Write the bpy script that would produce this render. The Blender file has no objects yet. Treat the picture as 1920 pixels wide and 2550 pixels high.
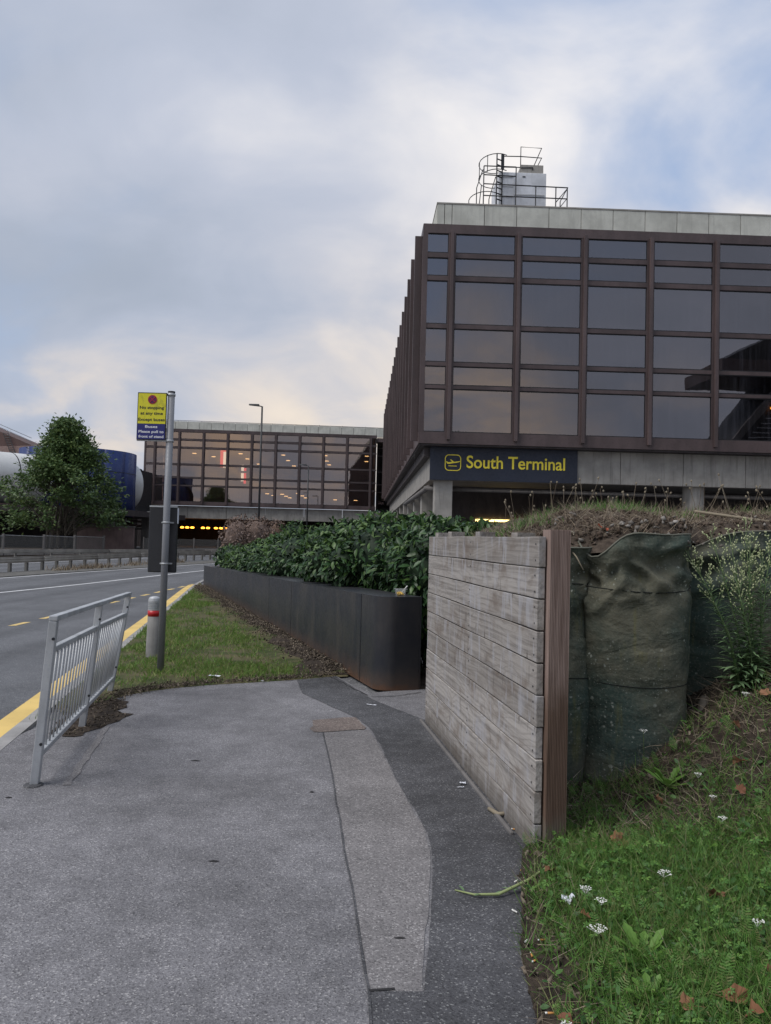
import bpy, bmesh, math, random
import numpy as np
from mathutils import Vector, Matrix, noise as mnoise

rng = np.random.default_rng(11)
random.seed(11)
R = math.radians
scene = bpy.context.scene
COL = scene.collection

# ------------------------------------------------------------------ camera
cam_data = bpy.data.cameras.new('camera')
cam_data.sensor_fit = 'VERTICAL'
cam_data.sensor_height = 36.0
cam_data.lens = 36.0 * 1950.0 / 2550.0
cam_data.clip_start = 0.05
cam_data.clip_end = 6000.0
cam = bpy.data.objects.new('camera', cam_data)
COL.objects.link(cam)
cam.matrix_world = (Matrix.Translation((0, 0, 1.6)) @ Matrix.Rotation(R(92.0), 4, 'X') @ Matrix.Rotation(R(1.43), 4, 'Z'))
scene.camera = cam

# ------------------------------------------------------------------ world (evening sky, mostly cloud)
SUN_DIR = Vector((-0.52, -0.24, 0.80)).normalized()
SUN_EL = math.asin(SUN_DIR.z)
SUN_AZ = math.atan2(SUN_DIR.x, SUN_DIR.y)
world = bpy.data.worlds.new('World')
scene.world = world
world.use_nodes = True
wt = world.node_tree
wt.nodes.clear()


def wn(t, **kw):
    n = wt.nodes.new(t)
    for k, v in kw.items():
        setattr(n, k, v)
    return n


def wl(a, b):
    wt.links.new(a, b)


def wmath(op, a, b=None, c=None, clamp=False):
    n = wn('ShaderNodeMath', operation=op)
    n.use_clamp = clamp
    for i, v in enumerate((a, b, c)):
        if v is None:
            continue
        if isinstance(v, (int, float)):
            n.inputs[i].default_value = v
        else:
            wl(v, n.inputs[i])
    return n.outputs[0]


def wmix(f, a, b):
    n = wn('ShaderNodeMix', data_type='RGBA')
    for i, v in ((0, f), (6, a), (7, b)):
        if isinstance(v, (int, float)):
            n.inputs[i].default_value = v
        elif isinstance(v, tuple):
            n.inputs[i].default_value = (*v, 1)
        else:
            wl(v, n.inputs[i])
    return n.outputs[2]


w_out = wn('ShaderNodeOutputWorld')
w_bg = wn('ShaderNodeBackground')
w_bg.inputs[1].default_value = 0.075
wl(w_bg.outputs[0], w_out.inputs[0])
w_sky = wn('ShaderNodeTexSky', sky_type='NISHITA')
w_sky.sun_disc = False
w_sky.sun_elevation = SUN_EL
w_sky.sun_rotation = SUN_AZ
w_sky.dust_density = 2.0
w_tc = wn('ShaderNodeTexCoord')
w_sep = wn('ShaderNodeSeparateXYZ')
wl(w_tc.outputs['Generated'], w_sep.inputs[0])
zz = wmath('MAXIMUM', w_sep.outputs[2], 0.0)
den = wmath('ADD', zz, 0.34)
w_cmb = wn('ShaderNodeCombineXYZ')
wl(wmath('DIVIDE', w_sep.outputs[0], den), w_cmb.inputs[0])
wl(wmath('DIVIDE', w_sep.outputs[1], den), w_cmb.inputs[1])
wl(wmath('MULTIPLY', zz, 0.6), w_cmb.inputs[2])


def wnoise(scale, detail, rough, dist, off):
    m = wn('ShaderNodeMapping')
    m.inputs['Location'].default_value = off
    wl(w_cmb.outputs[0], m.inputs[0])
    n = wn('ShaderNodeTexNoise')
    n.inputs['Scale'].default_value = scale
    n.inputs['Detail'].default_value = detail
    n.inputs['Roughness'].default_value = rough
    n.inputs['Distortion'].default_value = dist
    wl(m.outputs[0], n.inputs['Vector'])
    return n.outputs[0]


def wramp(v, a, b):
    n = wn('ShaderNodeMapRange', interpolation_type='SMOOTHSTEP')
    n.inputs[1].default_value = a
    n.inputs[2].default_value = b
    wl(v, n.inputs[0])
    return n.outputs[0]


def wdot(v):
    n = wn('ShaderNodeVectorMath', operation='DOT_PRODUCT')
    wl(w_tc.outputs['Generated'], n.inputs[0])
    n.inputs[1].default_value = Vector(v).normalized()
    return n.outputs['Value']


SKY_OFF = (2.2, 0.3, 0.0)
n_cov = wnoise(0.85, 7, 0.5, 0.35, SKY_OFF)
n_lum = wnoise(1.15, 8, 0.48, 0.6, (5.1, 5.8, 1.0))
n_fine = wnoise(2.8, 8, 0.5, 0.5, (1.0, 9.0, 0.0))
glow = wramp(wdot((0.34, 0.88, 0.28)), 0.76, 1.0)          # where the low sun stands behind the clouds
lum = wmath('ADD', wmath('MULTIPLY', n_lum, 0.58), wmath('MULTIPLY', n_fine, 0.42))
lum = wmath('ADD', lum, wmath('MULTIPLY', glow, 0.21))
cl_a = wmix(wramp(lum, 0.36, 0.68), (3.35, 3.8, 4.65), (4.5, 4.9, 5.9))
cl_b = wmix(wramp(lum, 0.60, 0.86), cl_a, (8.7, 8.3, 8.0))
warm = wmath('MULTIPLY', wramp(w_sep.outputs[2], 0.48, 0.05), wramp(lum, 0.50, 0.70))
cl_c = wmix(wmath('MULTIPLY', warm, 0.55), cl_b, (8.8, 7.2, 5.2))
gap = wramp(wdot((0.46, 1.0, 0.86)), 0.90, 0.99)            # a thinner place in the cloud deck
n_cov = wmath('SUBTRACT', n_cov, wmath('MULTIPLY', gap, 0.275))
n_cov = wmath('SUBTRACT', n_cov, wmath('MULTIPLY', wramp(wdot((0.12, -1.0, 0.56)), 0.88, 0.99), 0.22))
cover = wramp(wmath('ADD', n_cov, wmath('MULTIPLY', wmath('SUBTRACT', n_fine, 0.5), 0.25)), 0.20, 0.42)
blue = wmix(0.55, w_sky.outputs[0], (3.9, 5.3, 8.0))
low = wramp(w_sep.outputs[2], 0.36, 0.12)
cover = wmath('MAXIMUM', cover, low)
warm2 = wmath('MULTIPLY', wramp(w_sep.outputs[2], 0.30, 0.08), wramp(n_fine, 0.44, 0.58))
cl_c = wmix(wmath('MULTIPLY', warm2, 0.16), cl_c, (8.4, 6.7, 4.6))
after = wmath('MULTIPLY', wramp(wdot((0.07, -0.97, 0.11)), 0.955, 0.998), wramp(wnoise(1.9, 6, 0.55, 0.8, (2.0, 4.0, 0.0)), 0.38, 0.58))
cl_c = wmix(wmath('MULTIPLY', after, 0.75), cl_c, (9.4, 7.4, 5.3))     # afterglow opposite, as the terminal glass mirrors it
sky_c = wmix(cover, blue, cl_c)
wl(sky_c, w_bg.inputs[0])

# ------------------------------------------------------------------ sun (veiled by cloud, very soft) and exposure
sun_data = bpy.data.lights.new('sun', 'SUN')
sun_data.energy = 1.5
sun_data.angle = R(36)
sun_data.color = (1.0, 0.96, 0.92)
sun = bpy.data.objects.new('sun', sun_data)
COL.objects.link(sun)
sun.rotation_euler = SUN_DIR.to_track_quat('Z', 'Y').to_euler()
sun.location = (0, 0, 60)

vs = scene.view_settings
vs.view_transform = 'Standard'
vs.look = 'None'
vs.exposure = 0.65
vs.gamma = 1.0
vs.use_curve_mapping = False
scene.render.engine = 'CYCLES'
scene.cycles.use_denoising = True
scene.cycles.max_bounces = 6
scene.cycles.transparent_max_bounces = 10
scene.cycles.sample_clamp_indirect = 6.0

# ------------------------------------------------------------------ helpers: objects
def link(o, parent=None):
    COL.objects.link(o)
    if parent is not None:
        o.parent = parent
    return o


def tag(o, label=None, cat=None, group=None, kind=None):
    if label: o['label'] = label
    if cat: o['category'] = cat
    if group: o['group'] = group
    if kind: o['kind'] = kind
    return o


def thing(name, label, cat, loc=(0, 0, 0), rz=0.0, group=None):
    o = bpy.data.objects.new(name, None)
    o.empty_display_size = 0.1
    o.location = loc
    o.rotation_euler = (0, 0, rz)
    link(o)
    return tag(o, label, cat, group)


def inst(name, mesh, parent=None, loc=(0, 0, 0), rot=(0, 0, 0), scale=(1, 1, 1)):
    o = bpy.data.objects.new(name, mesh)
    o.location = loc
    o.rotation_euler = rot
    o.scale = scale
    return link(o, parent)


def copy_tree(o, parent=None):
    c = o.copy()
    link(c, parent)
    for ch in list(o.children):
        copy_tree(ch, c)
    return c


class MB:
    def __init__(self):
        self.v = []
        self.f = []

    def add(self, vs_, fs_):
        k = len(self.v)
        self.v += [tuple(p) for p in vs_]
        self.f += [tuple(i + k for i in f) for f in fs_]
        return self

    def box(self, x0, x1, y0, y1, z0, z1, m=None):
        p = [(x0, y0, z0), (x1, y0, z0), (x1, y1, z0), (x0, y1, z0), (x0, y0, z1), (x1, y0, z1), (x1, y1, z1), (x0, y1, z1)]
        if m is not None:
            p = [m @ Vector(q) for q in p]
        return self.add(p, [(0, 3, 2, 1), (4, 5, 6, 7), (0, 1, 5, 4), (1, 2, 6, 5), (2, 3, 7, 6), (3, 0, 4, 7)])

    def tube(self, pts, r, n=8, cap=True):
        pts = [Vector(p) for p in pts]
        rr = r if isinstance(r, (list, tuple)) else [r] * len(pts)
        rings = []
        prev = None
        for i, p in enumerate(pts):
            a = pts[max(i - 1, 0)]
            b = pts[min(i + 1, len(pts) - 1)]
            d = (b - a).normalized()
            if prev is None:
                u = d.orthogonal().normalized()
            else:
                u = (prev - d * prev.dot(d))
                u = u.normalized() if u.length > 1e-6 else d.orthogonal().normalized()
            prev = u
            w = d.cross(u)
            rings.append([p + (u * math.cos(2 * math.pi * k / n) + w * math.sin(2 * math.pi * k / n)) * rr[i] for k in range(n)])
        vs_ = [q for ring in rings for q in ring]
        fs_ = []
        for i in range(len(pts) - 1):
            for k in range(n):
                a = i * n + k
                b = i * n + (k + 1) % n
                fs_.append((a, b, b + n, a + n))
        if cap:
            fs_.append(tuple(range(n - 1, -1, -1)))
            fs_.append(tuple((len(pts) - 1) * n + k for k in range(n)))
        return self.add(vs_, fs_)

    def lathe(self, prof, n=24, c=(0, 0, 0)):
        vs_ = [(c[0] + r * math.cos(2 * math.pi * k / n), c[1] + r * math.sin(2 * math.pi * k / n), c[2] + z) for r, z in prof for k in range(n)]
        fs_ = []
        for i in range(len(prof) - 1):
            for k in range(n):
                a, b = i * n + k, i * n + (k + 1) % n
                fs_.append((a, b, b + n, a + n))
        fs_.append(tuple(range(n - 1, -1, -1)))
        fs_.append(tuple((len(prof) - 1) * n + k for k in range(n)))
        return self.add(vs_, fs_)

    def prism(self, poly, z0, z1):
        n = len(poly)
        vs_ = [(x, y, z0) for x, y in poly] + [(x, y, z1) for x, y in poly]
        fs_ = [tuple(range(n - 1, -1, -1)), tuple(range(n, 2 * n))]
        fs_ += [(i, (i + 1) % n, n + (i + 1) % n, n + i) for i in range(n)]
        return self.add(vs_, fs_)

    def sheet(self, poly, z):
        n = len(poly)
        return self.add([(x, y, z) for x, y in poly], [tuple(range(n))])

    def mesh(self, name, mat=None, smooth=False):
        me = bpy.data.meshes.new(name)
        me.from_pydata(self.v, [], self.f)
        me.update()
        if mat: me.materials.append(mat)
        if smooth:
            me.polygons.foreach_set('use_smooth', [True] * len(me.polygons))
        return me

    def build(self, name, mat, parent=None, smooth=False, bevel=0.0, loc=(0, 0, 0)):
        o = inst(name, self.mesh(name, mat, smooth), parent, loc)
        if bevel:
            b = o.modifiers.new('bevel', 'BEVEL')
            b.width = bevel
            b.segments = 2
            b.limit_method = 'ANGLE'
            b.angle_limit = R(40)
        return o


def np_mesh(name, verts, faces, mat, smooth=False):
    """verts (N,3), faces (M,k) arrays"""
    me = bpy.data.meshes.new(name)
    verts = np.asarray(verts, dtype=np.float32)
    faces = np.asarray(faces, dtype=np.int32)
    me.vertices.add(len(verts))
    me.vertices.foreach_set('co', verts.ravel())
    k = faces.shape[1]
    me.loops.add(faces.size)
    me.loops.foreach_set('vertex_index', faces.ravel())
    me.polygons.add(len(faces))
    me.polygons.foreach_set('loop_start', np.arange(0, faces.size, k, dtype=np.int32))
    me.update(calc_edges=True)
    me.validate()
    if mat: me.materials.append(mat)
    if smooth:
        me.polygons.foreach_set('use_smooth', np.ones(len(faces), dtype=bool))
    return me


def scatter(tv, tf, mats, locs):
    tv = np.asarray(tv, float)
    tf = np.asarray(tf, int)
    v = np.einsum('nij,kj->nki', mats, tv) + locs[:, None, :]
    f = tf[None] + (np.arange(len(locs)) * len(tv))[:, None, None]
    return v.reshape(-1, 3), f.reshape(-1, tf.shape[1])


def unit(a):
    return a / np.maximum(np.linalg.norm(a, axis=-1, keepdims=True), 1e-9)


def frames(ydir, ndir, size):
    """matrices whose columns are x, y(leaf length), z(normal), scaled"""
    y = unit(ydir)
    x = unit(np.cross(y, ndir))
    z = np.cross(x, y)
    m = np.stack([x, y, z], axis=-1)
    return m * np.asarray(size)[:, None, None] if np.ndim(size) == 1 else m * np.asarray(size)[:, None, :]


# ------------------------------------------------------------------ helpers: materials
class Mat:
    def __init__(self, name, base=(0.5, 0.5, 0.5), rough=0.6, metal=0.0, spec=0.5):
        self.m = bpy.data.materials.new(name)
        self.m.use_nodes = True
        self.nt = self.m.node_tree
        self.b = self.nt.nodes['Principled BSDF']
        self.b.inputs['Base Color'].default_value = (*base, 1)
        self.b.inputs['Roughness'].default_value = rough
        self.b.inputs['Metallic'].default_value = metal
        self.b.inputs['Specular IOR Level'].default_value = spec
        self._c = None

    def n(self, t, **kw):
        x = self.nt.nodes.new(t)
        for k, v in kw.items():
            setattr(x, k, v)
        return x

    def l(self, a, b):
        self.nt.links.new(a, b)

    def setv(self, sock, v):
        if isinstance(v, (int, float)):
            sock.default_value = v
        elif isinstance(v, tuple):
            sock.default_value = (*v, 1) if sock.type == 'RGBA' and len(v) == 3 else v
        else:
            self.l(v, sock)

    def coord(self, scale=(1, 1, 1), rand=False, world=False):
        if world:
            g = self.n('ShaderNodeNewGeometry').outputs['Position']
        else:
            g = self.n('ShaderNodeTexCoord').outputs['Object']
        if rand:
            r = self.n('ShaderNodeObjectInfo').outputs['Random']
            mm = self.math('MULTIPLY', r, 47.0)
            a = self.n('ShaderNodeVectorMath', operation='ADD')
            self.l(g, a.inputs[0])
            self.l(mm, a.inputs[1])
            g = a.outputs[0]
        m = self.n('ShaderNodeMapping')
        m.inputs['Scale'].default_value = scale
        self.l(g, m.inputs[0])
        return m.outputs[0]

    def math(self, op, a, b=None, c=None, clamp=False):
        x = self.n('ShaderNodeMath', operation=op)
        x.use_clamp = clamp
        for i, v in enumerate((a, b, c)):
            if v is not None:
                self.setv(x.inputs[i], v)
        return x.outputs[0]

    def noise(self, vec, scale=1.0, detail=4.0, rough=0.5, dist=0.0):
        x = self.n('ShaderNodeTexNoise')
        x.inputs['Scale'].default_value = scale
        x.inputs['Detail'].default_value = detail
        x.inputs['Roughness'].default_value = rough
        x.inputs['Distortion'].default_value = dist
        self.l(vec, x.inputs['Vector'])
        return x.outputs[0]

    def voronoi(self, vec, scale=1.0, feature='F1', out='Distance', rnd=1.0):
        x = self.n('ShaderNodeTexVoronoi', feature=feature)
        x.inputs['Scale'].default_value = scale
        x.inputs['Randomness'].default_value = rnd
        self.l(vec, x.inputs['Vector'])
        return x.outputs[out]

    def ramp(self, v, a, b, lo=0.0, hi=1.0, smooth=True):
        x = self.n('ShaderNodeMapRange', interpolation_type='SMOOTHSTEP' if smooth else 'LINEAR')
        x.inputs[1].default_value = a
        x.inputs[2].default_value = b
        x.inputs[3].default_value = lo
        x.inputs[4].default_value = hi
        self.setv(x.inputs[0], v)
        return x.outputs[0]

    def mix(self, f, a, b, blend='MIX'):
        x = self.n('ShaderNodeMix', data_type='RGBA', blend_type=blend)
        self.setv(x.inputs[0], f)
        self.setv(x.inputs[6], a)
        self.setv(x.inputs[7], b)
        return x.outputs[2]

    def sep(self, v, i):
        x = self.n('ShaderNodeSeparateXYZ')
        self.l(v, x.inputs[0])
        return x.outputs[i]

    def color(self, c):
        self.l(c, self.b.inputs['Base Color'])
        return self

    def rough(self, c):
        self.setv(self.b.inputs['Roughness'], c)
        return self

    def bump(self, hgt, strength=0.3, dist=0.01, prev=None):
        x = self.n('ShaderNodeBump')
        x.inputs['Strength'].default_value = strength
        x.inputs['Distance'].default_value = dist
        self.l(hgt, x.inputs['Height'])
        if self._c is not None:
            self.l(self._c, x.inputs['Normal'])
        self._c = x.outputs[0]
        self.l(x.outputs[0], self.b.inputs['Normal'])
        return self

    def island(self):
        return self.n('ShaderNodeNewGeometry').outputs['Random Per Island']


MT = {}


def asphalt(name, lo, hi, chip, scale=110.0, patch=0.25, rough=0.85, bump=0.5, tracks=0.0):
    a = Mat(name, rough=rough)
    p = a.coord(world=True)
    cell = a.voronoi(p, scale, out='Color')
    g = a.sep(cell, 0)
    big = a.noise(p, 0.9, 5, 0.6)
    mid = a.noise(p, 6.0, 4, 0.6)
    c = a.mix(a.ramp(g, 0.0, 1.0, smooth=False), lo, hi)
    c = a.mix(a.ramp(g, 0.90, 0.97), c, chip)
    dk = a.ramp(a.sep(cell, 1), 0.8, 0.95)
    c = a.mix(a.math('MULTIPLY', dk, 0.6), c, tuple(x * 0.35 for x in lo))
    shade = a.math('ADD', a.math('MULTIPLY', a.ramp(big, 0.3, 0.7, -1, 1), patch), a.math('MULTIPLY', a.ramp(mid, 0.3, 0.7, -1, 1), patch * 0.45))
    shade = a.math('ADD', shade, 1.0)
    if tracks:
        shade = a.math('ADD', shade, a.math('MULTIPLY', a.ramp(a.noise(a.coord((1.0, 0.035, 1.0), world=True), 1.1, 3, 0.55), 0.32, 0.68, -1, 1), tracks))
    hsv = a.n('ShaderNodeHueSaturation')
    a.l(c, hsv.inputs['Color'])
    a.l(shade, hsv.inputs['Value'])
    a.color(hsv.outputs[0])
    d = a.voronoi(p, scale)
    a.bump(d, bump, 0.004)
    a.bump(a.noise(p, 14, 3), 0.15, 0.02)
    return a.m


MT['path'] = asphalt('asphalt_path', (0.118, 0.115, 0.123), (0.222, 0.217, 0.226), (0.33, 0.32, 0.32), 165, 0.24)
MT['path_dark'] = asphalt('asphalt_dark_strip', (0.044, 0.044, 0.049), (0.092, 0.092, 0.098), (0.20, 0.20, 0.20), 160, 0.35)
MT['path_brown'] = asphalt('asphalt_brown_strip', (0.135, 0.128, 0.130), (0.240, 0.227, 0.226), (0.35, 0.335, 0.33), 150, 0.18)
MT['path_red'] = asphalt('asphalt_red_patch', (0.12, 0.095, 0.085), (0.205, 0.165, 0.145), (0.36, 0.31, 0.27), 120, 0.2)
MT['road'] = asphalt('asphalt_road', (0.075, 0.077, 0.084), (0.120, 0.123, 0.130), (0.22, 0.22, 0.22), 130, 0.14, 0.7, 0.25, 0.2)


def paint(name, col, wear, under=(0.12, 0.12, 0.13), rough=0.6):
    a = Mat(name, rough=rough)
    p = a.coord(world=True)
    w = a.math('ADD', a.noise(p, 5, 6, 0.7), a.math('MULTIPLY', a.noise(p, 60, 3, 0.6), 0.4))
    c = a.mix(a.ramp(a.noise(p, 2.0, 4), 0.3, 0.7), col, tuple(x * 0.82 for x in col))
    a.color(a.mix(a.ramp(w, wear, wear + 0.07), c, under))
    a.bump(a.voronoi(p, 110), 0.2, 0.003)
    return a.m


MT['yellow_line'] = paint('yellow_road_paint', (0.80, 0.56, 0.17), 0.86)
MT['yellow_dash'] = paint('yellow_dash_paint', (0.78, 0.56, 0.20), 0.84)
MT['white_line'] = paint('white_road_paint', (0.72, 0.72, 0.72), 0.86)


MT['bollard'] = None


def concrete(name, base, streak=0.5, scale=1.0, rand=False):
    a = Mat(name, rough=0.85)
    p = a.coord(rand=rand)
    ps = a.coord((3.0, 3.0, 0.25), rand=rand)
    n1 = a.noise(p, 1.3 * scale, 6, 0.6)
    n2 = a.noise(ps, 2.0 * scale, 5, 0.6)
    n3 = a.noise(p, 40 * scale, 3, 0.6)
    c = a.mix(a.ramp(n1, 0.3, 0.7), tuple(x * 0.80 for x in base), tuple(min(1, x * 1.12) for x in base))
    c = a.mix(a.math('MULTIPLY', a.ramp(n2, 0.50, 0.72), streak), c, tuple(x * 0.42 for x in base))
    c = a.mix(a.math('MULTIPLY', a.ramp(n3, 0.45, 0.7), 0.18), c, tuple(x * 0.6 for x in base))
    a.color(c)
    a.bump(n3, 0.25, 0.006)
    return a.m


MT['concrete'] = concrete('weathered_concrete', (0.36, 0.34, 0.31), 0.55)
MT['bollard'] = concrete('bollard_concrete', (0.23, 0.225, 0.215), 0.4, 3.0)
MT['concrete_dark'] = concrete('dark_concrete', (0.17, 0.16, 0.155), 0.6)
MT['kerb'] = concrete('kerb_concrete', (0.33, 0.32, 0.31), 0.3, 2.0, True)
MT['cream'] = concrete('cream_cladding_panel', (0.60, 0.60, 0.54), 0.28, 0.6, True)
MT['white_housing'] = concrete('white_housing_paint', (0.74, 0.76, 0.80), 0.20, 1.0)


def metal_paint(name, base, rough=0.5, var=0.2, metal=0.0, rand=True, scale=3.0, dirt=0.3):
    a = Mat(name, base, rough, metal)
    p = a.coord((1, 1, 0.35), rand=rand)
    n1 = a.noise(p, scale, 5, 0.6)
    n2 = a.noise(a.coord(rand=rand), scale * 14, 4, 0.65)
    c = a.mix(a.ramp(n1, 0.3, 0.7), tuple(x * (1 - var) for x in base), tuple(min(1, x * (1 + var)) for x in base))
    c = a.mix(a.math('MULTIPLY', a.ramp(n2, 0.52, 0.75), dirt), c, tuple(x * 0.4 for x in base))
    a.color(c)
    a.rough(a.ramp(n2, 0.3, 0.7, max(rough - 0.12, 0.05), min(rough + 0.15, 1)))
    a.bump(n2, 0.06, 0.004)
    return a.m


MT['galv'] = metal_paint('galvanised_steel', (0.44, 0.455, 0.47), 0.48, 0.16, 0.25, True, 6.0, 0.25)
MT['barrier'] = metal_paint('dull_barrier_steel', (0.38, 0.36, 0.325), 0.55, 0.22, 0.1, True, 1.5, 0.4)
MT['barrier_post'] = metal_paint('dark_barrier_post', (0.13, 0.125, 0.115), 0.7, 0.25, 0.0, True, 1.5, 0.4)
MT['pole'] = metal_paint('grey_pole_paint', (0.215, 0.222, 0.24), 0.5, 0.10, 0.1, True, 3.0, 0.15)
MT['black_metal'] = metal_paint('black_metal', (0.022, 0.023, 0.027), 0.5, 0.2, 0.0, True, 3.0, 0.1)
MT['lamp_black'] = metal_paint('lamp_post_paint', (0.035, 0.037, 0.04), 0.5, 0.2)
MT['brown'] = metal_paint('brown_facade_metal', (0.088, 0.062, 0.061), 0.5, 0.28, 0.0, True, 0.7, 0.25)
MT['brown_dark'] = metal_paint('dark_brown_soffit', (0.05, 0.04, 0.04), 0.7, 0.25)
MT['brown_roof'] = metal_paint('red_brown_roof', (0.105, 0.06, 0.052), 0.7, 0.25, 0, False, 0.5)
MT['gasket'] = Mat('black_gasket', (0.015, 0.014, 0.016), 0.6).m
MT['navy'] = metal_paint('navy_sign_panel', (0.020, 0.026, 0.045), 0.55, 0.12, 0.0, False, 0.8, 0.15)
MT['sign_yellow'] = metal_paint('yellow_letter', (1.0, 0.80, 0.06), 0.45, 0.03, 0, True, 1.0, 0.05)
MT['plate_yellow'] = None
MT['plate_blue'] = metal_paint('blue_sign_face', (0.020, 0.022, 0.16), 0.35, 0.08, 0, False, 3, 0.1)
MT['text_black'] = Mat('black_lettering', (0.02, 0.02, 0.02), 0.5).m
MT['text_white'] = Mat('white_lettering', (0.78, 0.78, 0.80), 0.5).m
MT['red_disc'] = Mat('red_roundel', (0.38, 0.015, 0.05), 0.5).m
MT['roundel_blue'] = Mat('purple_roundel', (0.10, 0.02, 0.10), 0.5).m
MT['silver'] = metal_paint('silver_cladding', (0.66, 0.66, 0.64), 0.42, 0.10, 0.15, False, 0.3, 0.2)
MT['drum_blue'] = metal_paint('dark_blue_cladding', (0.012, 0.030, 0.135), 0.5, 0.12, 0, False, 0.4, 0.15)
MT['white_metal'] = metal_paint('white_metal', (0.65, 0.66, 0.68), 0.5, 0.08)
MT['brick_pink'] = concrete('dull_red_wall', (0.20, 0.145, 0.14), 0.35)
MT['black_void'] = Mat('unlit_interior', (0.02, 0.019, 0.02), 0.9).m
MT['interior'] = Mat('interior_plaster', (0.30, 0.25, 0.21), 0.9).m

a = Mat('yellow_sign_face', rough=0.4)
p = a.coord((1, 1, 1))
n1 = a.noise(a.coord((1, 1, 0.45)), 14, 5, 0.6, 0.6)
a.color(a.mix(a.math('MULTIPLY', a.ramp(n1, 0.54, 0.64), 0.45), (0.74, 0.68, 0.03), (0.36, 0.33, 0.05)))
MT['plate_yellow'] = a.m

a = Mat('red_reflective_band', (0.50, 0.015, 0.02), 0.35)
MT['red_band'] = a.m


def glass(name, tint, refl_ior, gl_tint, streak=0.0):
    a = Mat(name)
    nt = a.nt
    nt.nodes.remove(a.b)
    out = [x for x in nt.nodes if x.type == 'OUTPUT_MATERIAL'][0]
    g = a.n('ShaderNodeBsdfGlossy')
    g.inputs['Roughness'].default_value = 0.015
    g.inputs['Color'].default_value = (*gl_tint, 1)
    rv = a.ramp(a.n('ShaderNodeObjectInfo').outputs['Random'], 0.0, 1.0, 0.0, 1.0, False)
    a.l(a.mix(rv, tuple(0.84 * x for x in gl_tint), gl_tint), g.inputs['Color'])
    t = a.n('ShaderNodeBsdfTransparent')
    t.inputs['Color'].default_value = (*tint, 1)
    f = a.n('ShaderNodeFresnel')
    f.inputs['IOR'].default_value = refl_ior
    m = a.n('ShaderNodeMixShader')
    a.l(f.outputs[0], m.inputs[0])
    a.l(t.outputs[0], m.inputs[1])
    a.l(g.outputs[0], m.inputs[2])
    # thin film of dust with rain streaks
    d = a.n('ShaderNodeBsdfDiffuse')
    d.inputs['Color'].default_value = (0.30, 0.30, 0.36, 1)
    st = a.noise(a.coord((5.0, 5.0, 0.22), rand=True), 1.2, 5, 0.65)
    m2 = a.n('ShaderNodeMixShader')
    a.l(a.ramp(st, 0.40, 0.75, 0.005, 0.012 + streak), m2.inputs[0])
    a.l(m.outputs[0], m2.inputs[1])
    a.l(d.outputs[0], m2.inputs[2])
    b = a.n('ShaderNodeBump')
    b.inputs['Strength'].default_value = 0.05
    b.inputs['Distance'].default_value = 0.05
    a.l(a.noise(a.coord(rand=True), 0.7, 2), b.inputs['Height'])
    a.l(b.outputs[0], g.inputs['Normal'])
    a.l(m2.outputs[0], out.inputs[0])
    return a.m


MT['glass'] = glass('bronze_tinted_glass', (0.20, 0.17, 0.18), 2.65, (0.98, 0.93, 0.97), 0.07)
MT['glass_far'] = glass('bronze_tinted_glass_bridge', (0.60, 0.48, 0.43), 3.1, (1.0, 0.87, 0.83), 0.04)


def emit(name, col, s):
    a = Mat(name)
    a.b.inputs['Base Color'].default_value = (0.1, 0.1, 0.1, 1)
    a.b.inputs['Emission Color'].default_value = (*col, 1)
    a.b.inputs['Emission Strength'].default_value = s
    return a.m


MT['lamp_orange'] = emit('lit_orange_lamp', (1.0, 0.34, 0.03), 4.5)
MT['lamp_warm'] = emit('lit_warm_ceiling_lamp', (1.0, 0.70, 0.32), 1.7)
MT['lamp_strip'] = emit('lit_warm_strip', (1.0, 0.72, 0.25), 3.0)
MT['screen_red'] = emit('lit_red_poster', (0.75, 0.06, 0.07), 0.9)
MT['screen_white'] = emit('lit_white_poster', (0.9, 0.85, 0.7), 0.9)

# steel planter
a = Mat('dark_planter_steel', rough=0.45, metal=0.0, spec=0.35)
p = a.coord(rand=True)
pw = a.coord(world=True)
pst = a.coord((1.1, 1.1, 0.22), rand=True)
n1 = a.noise(p, 1.6, 6, 0.6)
n2 = a.noise(pst, 2.4, 6, 0.65)
n3 = a.noise(p, 22, 5, 0.7)
c = a.mix(a.ramp(n1, 0.3, 0.72), (0.020, 0.023, 0.031), (0.042, 0.041, 0.042))
c = a.mix(a.math('MULTIPLY', a.ramp(n2, 0.48, 0.74), 0.45), c, (0.085, 0.074, 0.066))
c = a.mix(a.math('MULTIPLY', a.ramp(n3, 0.55, 0.75), 0.35), c, (0.018, 0.018, 0.02))
zz_ = a.sep(pw, 2)
zr = a.math('ADD', zz_, a.math('MULTIPLY', a.math('SUBTRACT', a.noise(p, 5, 5, 0.65), 0.5), 0.28))
c = a.mix(a.math('MULTIPLY', a.ramp(zr, 0.26, 0.02), 0.75), c, (0.085, 0.060, 0.046))
c = a.mix(a.math('MULTIPLY', a.ramp(zr, 0.075, 0.0), 0.8), c, (0.12, 0.062, 0.036))
a.color(c)
a.rough(a.ramp(n3, 0.3, 0.7, 0.30, 0.52))
a.bump(n3, 0.08, 0.004)
MT['planter'] = a.m

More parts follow.
